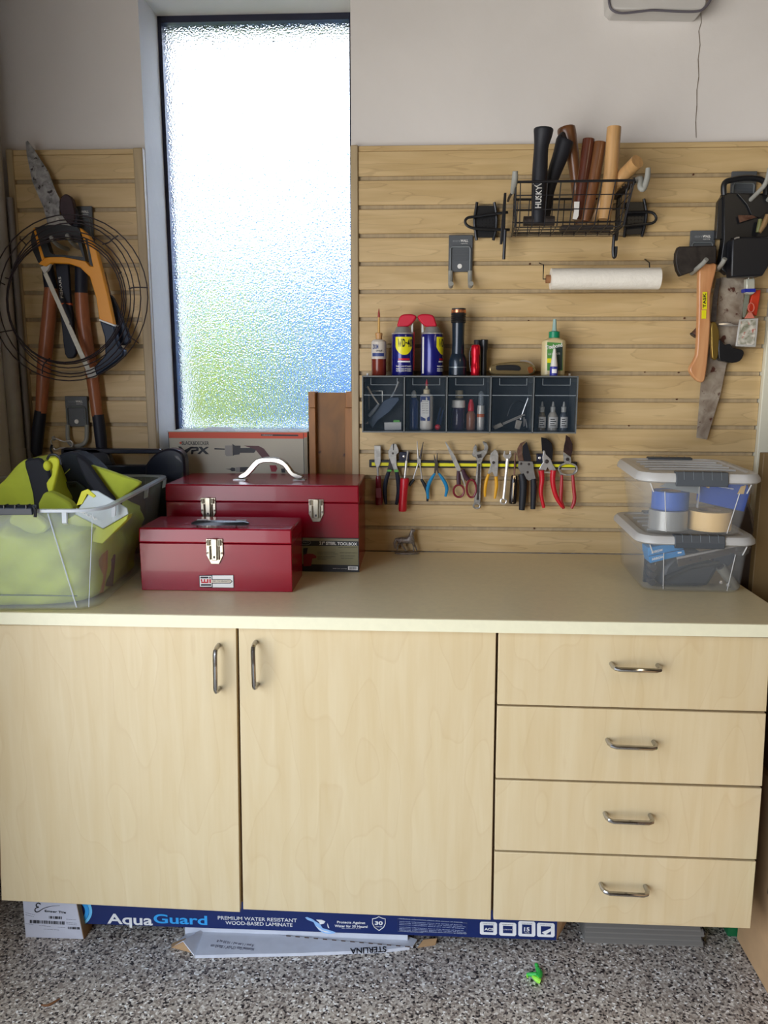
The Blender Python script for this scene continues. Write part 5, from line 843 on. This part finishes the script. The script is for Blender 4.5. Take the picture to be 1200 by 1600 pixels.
# dark tool case between tote and wall
YC = -.078; NV = mat('case_navy', (12, 18, 38), .28, coat=.3)
t = thing('dark_tool_case', 'dark navy moulded tool case with handle behind the tote', 'tool case', (at(190, 720, YC).x, YC+.02, CT))
def wpoly(px, Y, zb=None): return [(p_.x, max(p_.z, zb) if zb else p_.z) for p_ in (at(x, y, Y) for x, y in px)]
zb = CT+.001
part('body', G().prism(wpoly([(95, 726), (232, 727), (236, 905), (95, 905)], YC, zb), YC, YC+.03), NV, t, bevel=.003)
part('corner_shell', G().prism(crom(wpoly([(228, 727), (236, 716), (248, 706), (262, 701), (276, 702), (286, 709), (290, 724), (290, 760)], YC), 2, False)+wpoly([(290, 910), (226, 910)], YC, zb), YC-.006, YC+.038), NV, t, bevel=.006)
part('handle_bar', G().prism(wpoly([(98, 700), (250, 702), (252, 709), (98, 709)], YC), YC, YC+.026), NV, t, bevel=.003)
part('handle_post', G().prism(wpoly([(95, 701), (150, 701), (168, 709), (176, 727), (95, 727)], YC), YC, YC+.028), NV, t, bevel=.003)
# ------------------------------------------------------------ two latch bins at the right end
BINM = mat('clear_bin', (196, 200, 200), .2, alpha=.09, spec=.5); LIDM = mat('frosted_lid', (206, 204, 198), .35, alpha=.72); LATCH = mat('latch_grey', (70, 74, 78), .5)
def latch_bin(label, cx, cy, z0, zs, z1, hw, hd, tw, td, rotd, rtop=.035):
    ro = math.radians(rotd); R_ = lambda hx, hy, r, z: rot(rrect(cx, cy, hx, hy, r, z, 6), cx, cy, ro)
    t = thing('latch_bin', label, 'storage bin', (cx, cy, z0), 'clear bins with grey latches')
    part('shell', G().loops([R_(hw, hd, .03, z0+.0003), R_(hw+.004, hd+.004, .03, z0+.006), R_(tw-.006, td-.006, .033, zs-.022), R_(tw-.001, td-.001, .035, zs-.022), R_(tw, td, .035, zs-.001), R_(tw-.003, td-.003, .034, zs-.001), R_(tw-.009, td-.009, .031, zs-.024), R_(hw+.001, hd+.001, .028, z0+.006), R_(hw-.003, hd-.003, .028, z0+.003)]), BINM, t, angle=50)
    part('lid', G().loops([R_(tw+.006, td+.006, .045, zs), R_(tw+.012, td+.012, .05, zs+.004), R_(tw+.011, td+.011, .05, zs+.013), R_(tw+.004, td+.004, .045, z1-.003), R_(tw-.012, td-.012, .04, z1-.002), R_(tw-.016, td-.016, .038, z1-.006)]), LIDM, t, angle=40)
    for i in range(4): 
        yy = -td*.5+i*td*.33; part('lid_ridge', G().tube(rot([(cx+(tw-.03)*s_, cy+yy+.012*(1-s_*s_), z1-.004) for s_ in (-1, -.6, -.2, .2, .6, 1)], cx, cy, ro), .0022, 6), LIDM, t)
    for sy in (-1, 1):
        g = G(); P0 = [(-.058, 0), (.058, 0)]
        y_ = cy+sy*(td+.013)
        prof = [(y_, zs-.006), (y_+sy*.003, zs+.008), (y_-sy*.004, z1+.0015), (y_-sy*.03, z1+.001), (y_-sy*.03, z1-.002), (y_-sy*.003, zs-.006)]
        A_ = rot([(cx-.058, p_[0], p_[1]) for p_ in prof], cx, cy, ro); B_ = rot([(cx+.058, p_[0], p_[1]) for p_ in prof], cx, cy, ro)
        l_ = part('latch', G().hull(A_, B_), LATCH, t, bevel=.0015)
        for i in range(5):
            xx = cx-.058+.116*(i+.85)/5.6; q = rot([(xx, y_+sy*.0022, zs+.010), (xx, y_-sy*.004, z1+.0022), (xx, y_-sy*.02, z1+.0020)], cx, cy, ro); part('latch_line', G().tube(q, .0007, 5), MATS['rail_grey'], l_)
    for s_ in (-.86, .86): q = rot([(cx+s_*tw, cy-td-.0005, zs-.001), (cx+s_*(tw-.01), cy-td-.0005, zs-.022)], cx, cy, ro); part('corner_rib', G().tube(q, .0016, 6), LIDM, t)
    for s_ in (-.62, .72): q = rot([(cx+s_*(tw-.006), cy-td+.005, zs-.022), (cx+s_*hw*.98, cy-hd-.0042, z0+.006)], cx, cy, ro); part('wall_ridge', G().tube(q, .0012, 6), LIDM, t)
    return R_, ro
latch_bin('lower clear latch bin of the stack, small tools inside', .678, -.262, CT+.0006, 1.036, 1.060, .115, .145, .131, .166, -3)
latch_bin('upper clear latch bin of the stack, rolls of tape inside', .668, -.292, 1.0625, 1.190, 1.216, .106, .138, .131, .166, -5)
# contents of the upper bin
UB = 1.067; IG = 'tapes and bags inside the upper bin'
def roll(name, label, x, y, z, r, h, m, core=.55, grp=IG):
    t = thing(name, label, 'tape', (x, y, z), grp); part('roll', G().loops([[(x+math.cos(a_)*q, y+math.sin(a_)*q, zz) for a_ in (2*math.pi*i/28 for i in range(28))] for q, zz in ((r*core, z+h), (r, z+h), (r, z), (r*core, z), (r*core, z+h))], False, False), m, t); part('core', G().loops([[(x+math.cos(a_)*q, y+math.sin(a_)*q, zz) for a_ in (2*math.pi*i/24 for i in range(24))] for q, zz in ((r*core-.002, z+h), (r*core-.0004, z+h), (r*core-.0004, z), (r*core-.002, z), (r*core-.002, z+h))], False, False), KRAFT, t); return t
roll('silver_tape', 'silver duct tape roll at left in upper bin', .612, -.372, UB, .046, .047, mat('duct_silver', (150, 150, 146), .35, .3))
roll('masking_tape', 'wide tan masking tape roll at right in upper bin', .712, -.372, UB, .051, .046, mat('masking_tan', (220, 184, 122), .6))
roll('blue_tape', 'blue painter tape roll stacked on the silver roll', .618, -.36, UB+.0475, .044, .044, mat('painter_blue', (44, 88, 168), .5))
t = thing('blue_sandpaper_pack', 'blue packet with printed label leaning over masking tape', 'packet', (.715, -.39, UB+.048), IG)
a = at(1095, 742, -.42); 
part('packet', G().pp([(1098, 738), (1165, 742), (1172, 770), (1163, 800), (1092, 784), (1094, 760)], -.425, .02), mat('packet_blue', (34, 70, 150), .35), t, bevel=.002)
part('white_top', G().pp([(1108, 740), (1166, 742), (1168, 752), (1140, 757), (1112, 750)], -.4262, .001), mat('packet_white', (206, 198, 210), .5), t)
part('gold_tag', G().pp([(1104, 750), (1112, 753), (1108, 763), (1100, 760)], -.427, .001), mat('gold_print', (196, 160, 96), .5), t); part('gold_tag', G().pp([(1158, 760), (1166, 758), (1162, 772), (1152, 772)], -.427, .001), MATS['gold_print'], t)
part('black_badge', G().pp([(1126, 747), (1143, 750), (1142, 756), (1125, 753)], -.427, .001), INK, t); ptext(t, 'Scotch', (1128, 753), (1141, 755), -.4275, 3, WHITE); ptext(t, 'Surface Protection', (1122, 761), (1146, 765), -.4272, 2.4, WHITE)
t = thing('putty_blade', 'flat grey metal blade leaning inside upper bin', 'blade', at(1070, 790, -.435), IG); part('blade', G().pp([(1036, 758), (1062, 736), (1093, 738), (1092, 772), (1030, 760)], -.437, .002), mat('blade_grey', (146, 150, 148), .4, .5), t); part('edge', G().pp([(1092, 772), (1094, 738), (1096, 738), (1091, 794), (1088, 793)], -.439, .003), STEEL, t)
part('handle', G().pp([(1060, 740), (1074, 744), (1076, 758), (1064, 760), (1058, 752)], -.440, .004), BLACK, t)
# contents of the lower bin
LB = CT+.0052; IG2 = 'small tools inside the lower bin'
t = thing('staple_box', 'upper blue staple box at left of lower bin', 'box', at(1040, 870, -.40), IG2); part('box', G().pp([(1012, 856), (1066, 846), (1068, 858), (1013, 869)], -.405, .05), mat('staple_blue', (26, 122, 178), .5), t, bevel=.001); ptext(t, 'ARROW', (1018, 865), (1036, 861), -.4062, 4, WHITE, bold=.02); part('white_mark', G().pp([(1058, 853), (1064, 852), (1064, 854), (1058, 855)], -.4062, .001), WHITE, t)
t = thing('staple_box', 'lower blue staple box under the other in lower bin', 'box', at(1040, 880, -.40), IG2); part('box', G().pp([(1014, 870), (1069, 859), (1071, 867), (1016, 880)], -.407, .05), MATS['staple_blue'], t, bevel=.001); ptext(t, 'ARROW', (1019, 876), (1038, 871.5), -.4082, 4, WHITE, bold=.02); part('white_mark', G().pp([(1059, 863), (1065, 862), (1065, 864), (1059, 865)], -.4082, .001), WHITE, t)
t = thing('steel_straightedge', 'long bright steel channel lying across lower bin', 'straightedge', at(1110, 880, -.39), IG2); part('bar', G().pp([(1057, 871), (1172, 848), (1174, 858), (1060, 886)], -.413, .012), CHROME, t, bevel=.001); part('bar_lip', G().pp([(1057, 871), (1172, 848), (1172, 850), (1058, 874)], -.416, .003), STEEL, t)
for x, y in ((1079, 875), (1094, 872)): part('hole', G().lathe([(.0022, 0), (.0022, .001)], at(x, y, -.4132), (0, -1, 0), 10), INK, t)
t = thing('pipe_socket', 'grey tubular socket standing tilted at right of lower bin', 'socket', at(1140, 915, -.38), IG2); g = G().pt([(1126, 886), (1134, 898), (1150, 918)], [-.385, -.383, -.38], [8, 7.4, 7], 16); part('tube', g, mat('socket_grey', (140, 136, 122), .5, .4), t); part('bore', G().pt([(1125, 884.5), (1126.5, 887)], -.386, 5.6, 14), DARKST, t)
for i, (x, y) in enumerate(((1126, 910), (1137, 914))): c = at(x, y, -.4); solo('small_bolt', ['bright hex bolt head, left of two in lower bin', 'bright hex bolt head, right of two in lower bin'][i], 'bolt', G().lathe([(.0045, 0), (.0045, .004), (.002, .005)], c, (0, -1, .3), 6), STEEL, 'bolts in the lower bin')
DK = mat('bin_dark', (52, 54, 58), .5, var=.2)
t = thing('black_stapler', 'bulky black tool filling the middle of lower bin', 'stapler', (.67, -.30, LB), IG2); part('body', G().prism([(.600, LB), (.72, LB), (.745, LB+.05), (.70, LB+.085), (.64, LB+.088), (.61, LB+.05)], -.375, -.30), DK, t, bevel=.01); part('lever', G().tube([(.61, -.378, LB+.02), (.67, -.38, LB+.05), (.74, -.378, LB+.062)], .007, 8), BLACK, t)
t = thing('dark_socket_case', 'dark plastic socket strip standing at left of lower bin', 'case', (.583, -.33, LB), IG2)
for i in range(4): part('socket', G().tube([(.584, -.372, LB+.008+i*.019), (.584, -.34, LB+.008+i*.019)], .0085, 12), DARKST, t)
part('rail', G().box(.572, .596, -.34, -.33, LB, LB+.078), BLACK, t)
t = thing('black_knob_roll', 'dark blue black roll at top right of lower bin', 'tape', (.755, -.33, LB+.055), IG2); part('roll', G().lathe([(.008, 0), (.026, .002), (.026, .02), (.008, .022)], (.752, -.38, LB+.078), (0, 1, 0), 20), mat('roll_black', (34, 36, 46), .5), t)
# ------------------------------------------------------------ horse figurine
HS = cr(600, 810, 17.14); t = thing('horse_figurine', 'small pewter horse figurine on thin base near the wall', 'figurine', (at(636, 861, -.035).x, -.035, CT)); PW = mat('pewter', (150, 138, 126), .4, .4, var=.3, scale=160)
me = bpy.data.meshes.new('horse_body'); J = [(390, 560, 3.2, 0), (480, 570, 3.5, 0), (620, 585, 3.6, 0), (745, 545, 3.8, 0), (735, 450, 2.8, 0), (740, 350, 2.0, 0), (765, 285, 2.1, 0), (835, 335, 1.3, 0), (320, 540, 1.3, 0), (285, 650, 1.7, 0), (305, 800, 1.0, 0),
    (785, 640, 1.5, -.004), (800, 770, .8, -.004), (790, 870, .9, -.004), (780, 640, 1.5, .004), (850, 760, .8, .004), (880, 860, .9, .004), (480, 660, 1.8, -.004), (505, 740, .9, -.004), (600, 865, .9, -.004), (420, 650, 1.8, .004), (370, 730, .9, .004), (350, 860, .9, .004), (735, 275, .5, 0)]
Ed = [(0, 1), (1, 2), (2, 3), (3, 4), (4, 5), (5, 6), (6, 7), (0, 8), (8, 9), (9, 10), (3, 11), (11, 12), (12, 13), (3, 14), (14, 15), (15, 16), (0, 17), (17, 18), (18, 19), (0, 20), (20, 21), (21, 22), (6, 23)]
YH_ = -.030; kk = pix(YH_); zof = CT+.0065-at(*HS(600, 875)[0], YH_).z
me.from_pydata([at(*HS(x, y)[0], YH_)+Vector((0, dy, zof))-org(t) for x, y, r, dy in J], Ed, []); o = bpy.data.objects.new('horse_body', me); C.objects.link(o); o.parent = t; me.materials.append(PW)
m = o.modifiers.new('skin', 'SKIN'); 
if not me.skin_vertices: bm = bmesh.new(); bm.from_mesh(me); bm.verts.layers.skin.verify(); bm.to_mesh(me); bm.free()
for i, s_ in enumerate(me.skin_vertices[0].data): s_.radius = (J[i][2]*kk*1.5, J[i][2]*kk*1.5); s_.use_root = (i == 0)
m.use_smooth_shade = True; o.modifiers.new('sub', 'SUBSURF').levels = 1; o.modifiers['sub'].render_levels = 2
cb_ = at(636, 861, -.035); part('base', G().loops([[(cb_.x+math.cos(a_)*rx, -.032+math.sin(a_)*rx*.42, z) for a_ in (2*math.pi*i/24 for i in range(24))] for rx, z in ((.036, CT+.0003), (.037, CT+.003), (.034, CT+.0055))]), PW, t)
# ------------------------------------------------------------ boxes on the floor under the cabinets
WB = mat('white_carton', (206, 206, 214), .7, var=.04, scale=12); Ce = cr(30, 1400, 10)
t = thing('tile_box', 'white tile carton with printed label, under left cabinet corner', 'box', at(85, 1466, -.541)); YE = -.541
fz = [at(40, 1464.5, YE), at(130.5, 1468, YE), at(114, 1400, YE), at(34.5, 1396, YE)]
fz[0].z = fz[1].z = .0005; fz[2].z = fz[3].z = .165
part('carton', G().hull(fz, [v_+Vector((.0, .052, 0)) for v_ in fz]), WB, t, bevel=.001); part('side_flap', G().hull([fz[1]+Vector((.0006, 0, 0)), fz[2]+Vector((.0006, 0, 0)), fz[2]+Vector((.0006, .052, 0)), fz[1]+Vector((.0006, .052, 0))], [fz[1]+Vector((.0016, 0, 0)), fz[2]+Vector((.0016, 0, 0)), fz[2]+Vector((.0016, .052, 0)), fz[1]+Vector((.0016, .052, 0))]), KRAFT, t)
yE = YE-.0008
part('swash', G().pt(Ce(335, 130, 300, 110, 268, 130, 270, 165, 305, 175, 260, 190, 245, 225, 268, 250, 310, 240, 370, 200, 450, 172, 540, 155, 635, 150), yE, [.9, .9, 1, 1, .8, .9, 1, 1, .9, .7, .5, .35, .2], 6, smooth=3), INK, t)
ptext(t, 'Emser Tile', Ce(398, 250)[0], Ce(730, 276)[0], yE, 4.4, INK, bold=.015)
random.seed(3)
for (x0_, x1_, y_, h_) in ((465, 665, 335, 38), (165, 700, 400, 48), (760, 935, 500, 36)):
    x = x0_
    while x < x1_:
        w_ = random.choice((6, 10, 16)); s_ = (x-x0_)*.09*.5; part('bar', G().pp(Ce(x, y_-h_/2+s_, x+w_, y_-h_/2+s_, x+w_, y_+h_/2+s_, x, y_+h_/2+s_), yE, .0006), INK, t); x += w_+random.choice((5, 9, 14))
for a_, b_ in (((95, 262), (245, 300)), ((95, 295), (230, 328)), ((100, 435), (220, 450)), ((310, 465), (490, 480)), ((600, 490), (720, 500)), ((735, 365), (890, 375)), ((735, 415), (900, 430)), ((735, 440), (900, 455)), ((380, 520), (620, 535))): ptext(t, 'tile carton print', Ce(*a_)[0], Ce(*b_)[0], yE, .9, mat('print_grey', (110, 110, 124), .6), name='small_print')
YA = -.522; BLU2 = mat('carton_navy', (10, 34, 92), .45); CY = mat('cyan_print', (52, 164, 232), .5); yA = YA-.0006
t = thing('laminate_box', 'long dark blue flooring carton lying under the cabinets', 'box', (-.25, YA+.12, .03)); xa_, xb_ = -.870, at(870, 1460, YA).x
part('carton', G().box(xa_, xb_, YA, YA+.21, .0302, .170), BLU2, t, bevel=.001)
part('end_flap', G().hull([(xb_, YA, .031), (xb_, YA, .165), (xb_+.040, YA+.03, .14), (xb_+.045, YA+.045, .075)], [(xb_, YA+.003, .031), (xb_, YA+.003, .165), (xb_+.040, YA+.033, .14), (xb_+.045, YA+.048, .075)]), KRAFT, t); part('end_flap', G().hull([(xb_, YA+.05, .032), (xb_, YA+.2, .032), (xb_+.06, YA+.2, .06), (xb_+.06, YA+.05, .06)], [(xb_, YA+.05, .035), (xb_, YA+.2, .035), (xb_+.06, YA+.2, .063), (xb_+.06, YA+.05, .063)]), KRAFT, t)
ptext(t, 'Aqua', (168, 1448), (239, 1451), yA, 27, WHITE, bold=.02); ptext(t, 'Guard', (240.5, 1442.3), (324, 1445.4), yA, 18.6, CY, bold=.02)
ptext(t, 'PREMIUM WATER RESISTANT', (340.5, 1436.6), (464, 1441), yA, 7, WHITE, bold=.005); ptext(t, 'WOOD-BASED LAMINATE', (352.5, 1444.4), (457, 1448), yA, 7, WHITE, bold=.005)
for r0, r1, m in ((16, 22, CY), (22.5, 27, mat('cyan_light', (120, 206, 246), .5))):
    an = [math.radians(q) for q in range(-75, 86, 10)]; part('ring_print', G().pp([(117+r1*math.cos(q), 1424+r1*math.sin(q)*.9) for q in an]+[(117+r0*math.cos(q), 1424+r0*math.sin(q)*.9) for q in an[::-1]], yA, .0006), m, t)
Sp = cr(460, 1415, 7.5)
part('splash_print', G().pp(Sp(125, 140, 150, 135, 215, 160, 245, 185, 300, 215, 330, 265, 400, 285, 480, 312, 470, 326, 400, 332, 340, 322, 285, 285, 245, 235, 225, 195, 150, 165), yA, .0006), mat('splash_blue', (150, 190, 232), .4), t); part('splash_print', G().pp(Sp(255, 165, 320, 168, 362, 186, 345, 212, 300, 222, 290, 195), yA, .0006), WHITE, t); part('splash_print', G().pp(Sp(385, 205, 400, 240, 408, 265, 396, 262, 386, 238), yA, .0006), WHITE, t); part('splash_print', G().pp(Sp(250, 240, 330, 290, 430, 316, 360, 312, 290, 280), yA-.0006, .0006), WHITE, t)
ptext(t, 'Protects Against', (526.7, 1443.6), (570.7, 1445), yA, 6, WHITE, bold=.02); ptext(t, 'Water for 30 Hours!', (523, 1448.6), (574.5, 1450), yA, 5, WHITE, bold=.02); ptext(t, 'see installation guide', (534, 1450.8), (564, 1451.6), yA, 1.2, WHITE, name='small_print')
part('shield_print', G().pt(Sp(915, 155, 955, 148, 990, 130, 1030, 148, 1065, 155, 1066, 210, 1045, 255, 992, 292, 940, 255, 916, 212), yA, .75, 6, closed=True), WHITE, t); ptext(t, '30', (585.6, 1445), (598, 1445.4), yA, 7.4, WHITE, bold=.03); ptext(t, 'HOURS', (587, 1448.6), (597, 1449), yA, 1.8, WHITE)
Bp = cr(610, 1420, 8)
part('frame_print', G().pt(Bp(90, 125, 958, 178, 954, 308, 92, 280), yA, .3, 5, closed=True), MATS['logo_grey'], t)
for i, (y_, x1_) in enumerate(((118, 900), (152, 900), (172, 940), (192, 920), (222, 915), (240, 945), (258, 950), (274, 410))): ptext(t, 'technical information about this carton of boards', Bp(110, y_+8)[0], Bp(x1_, y_+8+(x1_-110)*.06)[0], yA, 1.5, mat('print_pale', (190, 200, 220), .5), name='small_print')
Ic = cr(600, 1380, 3.75)
for i, (x0_, y0_, x1_, y1_) in enumerate(((562, 226, 662, 304), (675, 230, 775, 310), (787, 222, 887, 314), (897, 232, 1000, 317))):
    part('icon_tile', G().pp(Ic(x0_+8, y0_, x1_-8, y0_+3, x1_, y0_+12, x1_, y1_-8, x1_-8, y1_, x0_+8, y1_-3, x0_, y1_-10, x0_, y0_+8), yA, .0006), WHITE, t)
    part('icon_field', G().pp(Ic(x0_+22, y0_+20, x1_-22, y0_+22, x1_-22, y1_-16, x0_+22, y1_-18), yA-.0005, .0006), BLU2, t); ptext(t, 'limited warranty', Ic(x0_+18, y0_+14)[0], Ic(x1_-18, y0_+16)[0], yA-.0006, 1.4, INK, name='small_print')
ptext(t, 'AC5', Ic(588, 276)[0], Ic(640, 278)[0], yA-.001, 5, WHITE, bold=.03); ptext(t, 'Lifetime', Ic(700, 274)[0], Ic(750, 275)[0], yA-.001, 2, WHITE); ptext(t, '15', Ic(820, 282)[0], Ic(852, 283)[0], yA-.001, 8, WHITE, bold=.03); ptext(t, 'YEAR', Ic(822, 293)[0], Ic(852, 294)[0], yA-.001, 2, WHITE)
part('icon_plank', G().pp(Ic(925, 288, 985, 262, 988, 275, 945, 302), yA-.001, .0006), WHITE, t)
# flattened white carton on the floor
t = thing('flattened_carton', 'flattened white corrugated carton lying before the blue box', 'cardboard', (-.35, -.53, 0)); WC = mat('corrugated_white', (210, 212, 218), .8, var=.04, scale=30)
def flat(px, z, th_, m, nm): q = [atz(x, y, z) for x, y in px]; return part(nm, G().hull(q, [v_-Vector((0, 0, th_)) for v_ in q]), m, t)
flat([(305, 1492.5), (470, 1489), (600, 1484), (640, 1479), (600, 1476), (500, 1466.5), (400, 1458), (318, 1454)], .010, .009, WC, 'panel')
flat([(400, 1457), (500, 1465.6), (600, 1475), (645, 1478.6), (652, 1468), (640, 1463.5), (420, 1455)], .006, .005, WC, 'panel')
for i in range(14):
    u = (i+.5)/14; x, y = 440+200*u, 1461+18*u; q = [atz(x, y-.4, .0108), atz(x+7, y+.2, .0108), atz(x+7, y+1.6, .0108), atz(x, y+1, .0108)]; part('perforation', G().hull(q, [v_-Vector((0, 0, .0006)) for v_ in q]), mat('dull_brown', (96, 76, 64), .8), t)
a, b, c = atz(262, 1483, .001), atz(304, 1493, .001), atz(286, 1470, .028); d, e, f = atz(300, 1452, .001), atz(335, 1455, .001), atz(318, 1450, .012)
part('folded_end', G().add([a, c, f, d, a+Vector((.002, 0, .0025)), c-Vector((0, 0, .0025)), f-Vector((0, 0, .0025)), d+Vector((.002, 0, .002))], [(0, 1, 2, 3), (4, 7, 6, 5), (0, 4, 5, 1), (1, 5, 6, 2), (2, 6, 7, 3), (3, 7, 4, 0)]), WC, t); part('folded_end', G().add([b, c, f, e, b-Vector((.003, 0, 0)), c-Vector((0, 0, .0025)), f-Vector((0, 0, .0025)), e-Vector((.002, 0, 0))], [(0, 1, 2, 3), (4, 7, 6, 5), (0, 4, 5, 1), (1, 5, 6, 2), (2, 6, 7, 3), (3, 7, 4, 0)]), WC, t)
part('inner_flap', G().hull([a+Vector((.004, .006, .001)), b+Vector((-.006, .006, .001)), c+Vector((0, .008, -.005))], [a+Vector((.006, .02, .001)), b+Vector((-.006, .02, .001)), c+Vector((0, .02, -.008))]), KRAFT, t)
text(t, 'STERLINA', atz(603, 1478.5, .0104), atz(547, 1481.5, .0104), INK, .020, bold=.02, out=(0, 0, 1), ex=.0003); text(t, 'Nominal Size 12"x24" / 30x60 cm', atz(397, 1481.5, .0104), atz(330, 1475.5, .0104), MATS['print_grey'], .010, out=(0, 0, 1), ex=.0003); text(t, '8 pcs / 1.44 m2 / 15.50 sq ft', atz(397, 1475, .0104), atz(340, 1467.5, .0104), MATS['print_grey'], .010, out=(0, 0, 1), ex=.0003)
part('torn_corner', G().hull([atz(652, 1481, .004), atz(680, 1477, .002), atz(683, 1466, .014), atz(662, 1468, .014)], [atz(652, 1480, .001), atz(680, 1476, .0008), atz(683, 1465.5, .011), atz(662, 1467.5, .011)]), KRAFT, t)
part('lower_panel', G().box(-.60, -.02, YA+.012, YA+.2, .0005, .0298), WC, t)
# grey sheets
GS = mat('grey_sheet', (128, 124, 116), .5, .2)
for i in range(4):
    x1_ = .735-[0, .006, 0, .010][i]; z = .0006+i*.0145
    t = thing('roofing_sheet', ['bottom grey metal sheet of the floor stack', 'second grey metal sheet from the floor', 'third grey metal sheet from the floor', 'topmost grey metal sheet of the floor stack'][i], 'metal sheet', (.58, -.4, z), 'grey metal sheets stacked under the drawers')
    part('sheet', G().hull([(.435, y, zz) for y, zz in ((-.49, z), (-.49, z+.004), (-.478, z+.0135), (-.2, z+.0135), (-.2, z))], [(x1_, y, zz) for y, zz in ((-.49, z), (-.49, z+.004), (-.478, z+.0135), (-.2, z+.0135), (-.2, z))]), GS, t)
    part('end_burr', G().box(x1_, x1_+.004, -.485, -.21, z+.002, z+.012), DARKST, t)
# things right of the cabinets
t = thing('tall_carton', 'tall kraft carton with green label right of drawers', 'box', (1.03, -.9, 0)); part('carton', G().box(.832, 1.3, -1.5, -.455, .0005, .50), KRAFT, t, bevel=.002)
part('label', G().box(.8302, .8322, -.72, -.60, .24, .40), mat('label_moss', (96, 130, 78), .5), t); part('label_border', G().box(.8307, .8321, -.728, -.592, .232, .408), INK, t); part('label_panel', G().box(.8297, .8304, -.71, -.615, .26, .36), mat('label_moss_pale', (150, 168, 118), .5), t)
t = thing('dark_carton', 'dark brown carton stacked on the tall kraft carton', 'box', (1.06, -.9, .501)); part('carton', G().box(.845, 1.3, -1.5, -.46, .5015, .80), mat('brown_card', (92, 66, 44), .8), t, bevel=.002)
solo('green_box', 'dark green box low behind the tall kraft carton', 'box', G().box(.812, .90, -.448, -.33, .0005, .13), mat('dark_green', (14, 96, 52), .5), bevel=.001)
q = [at(x, y, -.22) for x, y in ((1151, 750), (1162, 772), (1172, 800), (1180, 840), (1188, 880), (1196, 915), (1203, 940))]; q = [(p_.x, p_.z) for p_ in q]
t = thing('brown_suitcase', 'dark brown round shouldered case standing right of worktop', 'suitcase', (.9, -.18, 0)); part('shell', G().prism([(.823, .001), (.823, q[0][1]+.012), (q[0][0] if q[0][0] > .825 else .83, q[0][1]+.01)]+q[1:]+[(q[-1][0]+.01, .001)], -.22, -.10), mat('suitcase_brown', (96, 78, 62), .5), t, bevel=.008)
part('piping', G().tube([(p_[0]+.001, -.222, p_[1]) for p_ in q[1:]], .003, 6), mat('piping_tan', (120, 98, 74), .5), t)
xb0 = at(1193.5, 708, -.30).x; zb0 = at(1193.5, 708, -.30).z
solo('leaning_board', 'olive brown board standing upright at the far right', 'board', G().box(xb0, xb0+.4, -.30, -.275, .001, zb0), mat('board_olive', (122, 98, 58), .6, var=.1, scale=6), bevel=.002)
# small things on the floor
TG1 = mat('toy_green', (52, 176, 70), .4); TG2 = mat('toy_lime', (150, 226, 70), .4); Tq = cr(800, 1490, 15)
t = thing('green_toy_figure', 'small bright green plastic figure lying on the floor', 'toy', atz(837, 1520, 0))
def ft(px, z, r, m, nm, **k): return part(nm, G().tube(crom([tuple(atz(*p_, zz))+(rr_,) for p_, zz, rr_ in zip(px, z, r)], 3, False) and [Vector(q_[:3]) for q_ in crom([tuple(atz(*p_, zz))+(rr_,) for p_, zz, rr_ in zip(px, z, r)], 3, False)], [max(q_[3], .0004) for q_ in crom([tuple(atz(*p_, zz))+(rr_,) for p_, zz, rr_ in zip(px, z, r)], 3, False)], 10), m, t, **k)
ft(Tq(580, 300, 600, 360, 645, 440, 640, 510, 590, 560), [.012]*5, [.003, .0055, .0075, .0075, .006], TG1, 'body'); ft(Tq(560, 225, 575, 270, 600, 310), [.011, .013, .013], [.002, .005, .004], TG1, 'head')
ft(Tq(350, 480, 430, 490, 520, 490, 590, 500), [.006, .008, .010, .011], [.003, .005, .0055, .006], TG1, 'arm'); ft(Tq(480, 530, 540, 570, 600, 610, 670, 655), [.007, .009, .008, .006], [.003, .0055, .007, .006], TG2, 'leg'); ft(Tq(350, 500, 360, 540, 370, 565), [.005, .004, .004], [.0022, .0022, .0016], TG2, 'hand')
t = thing('dry_leaf', 'curled brown dry leaf fragment on floor at lower left', 'leaf', atz(78, 1568, 0)); ft([(64, 1570), (74, 1571), (84, 1566), (94, 1560)], [.004]*4, [.0012, .0028, .0026, .001], mat('leaf_brown', (120, 78, 44), .8), 'leaf')
finish_text()
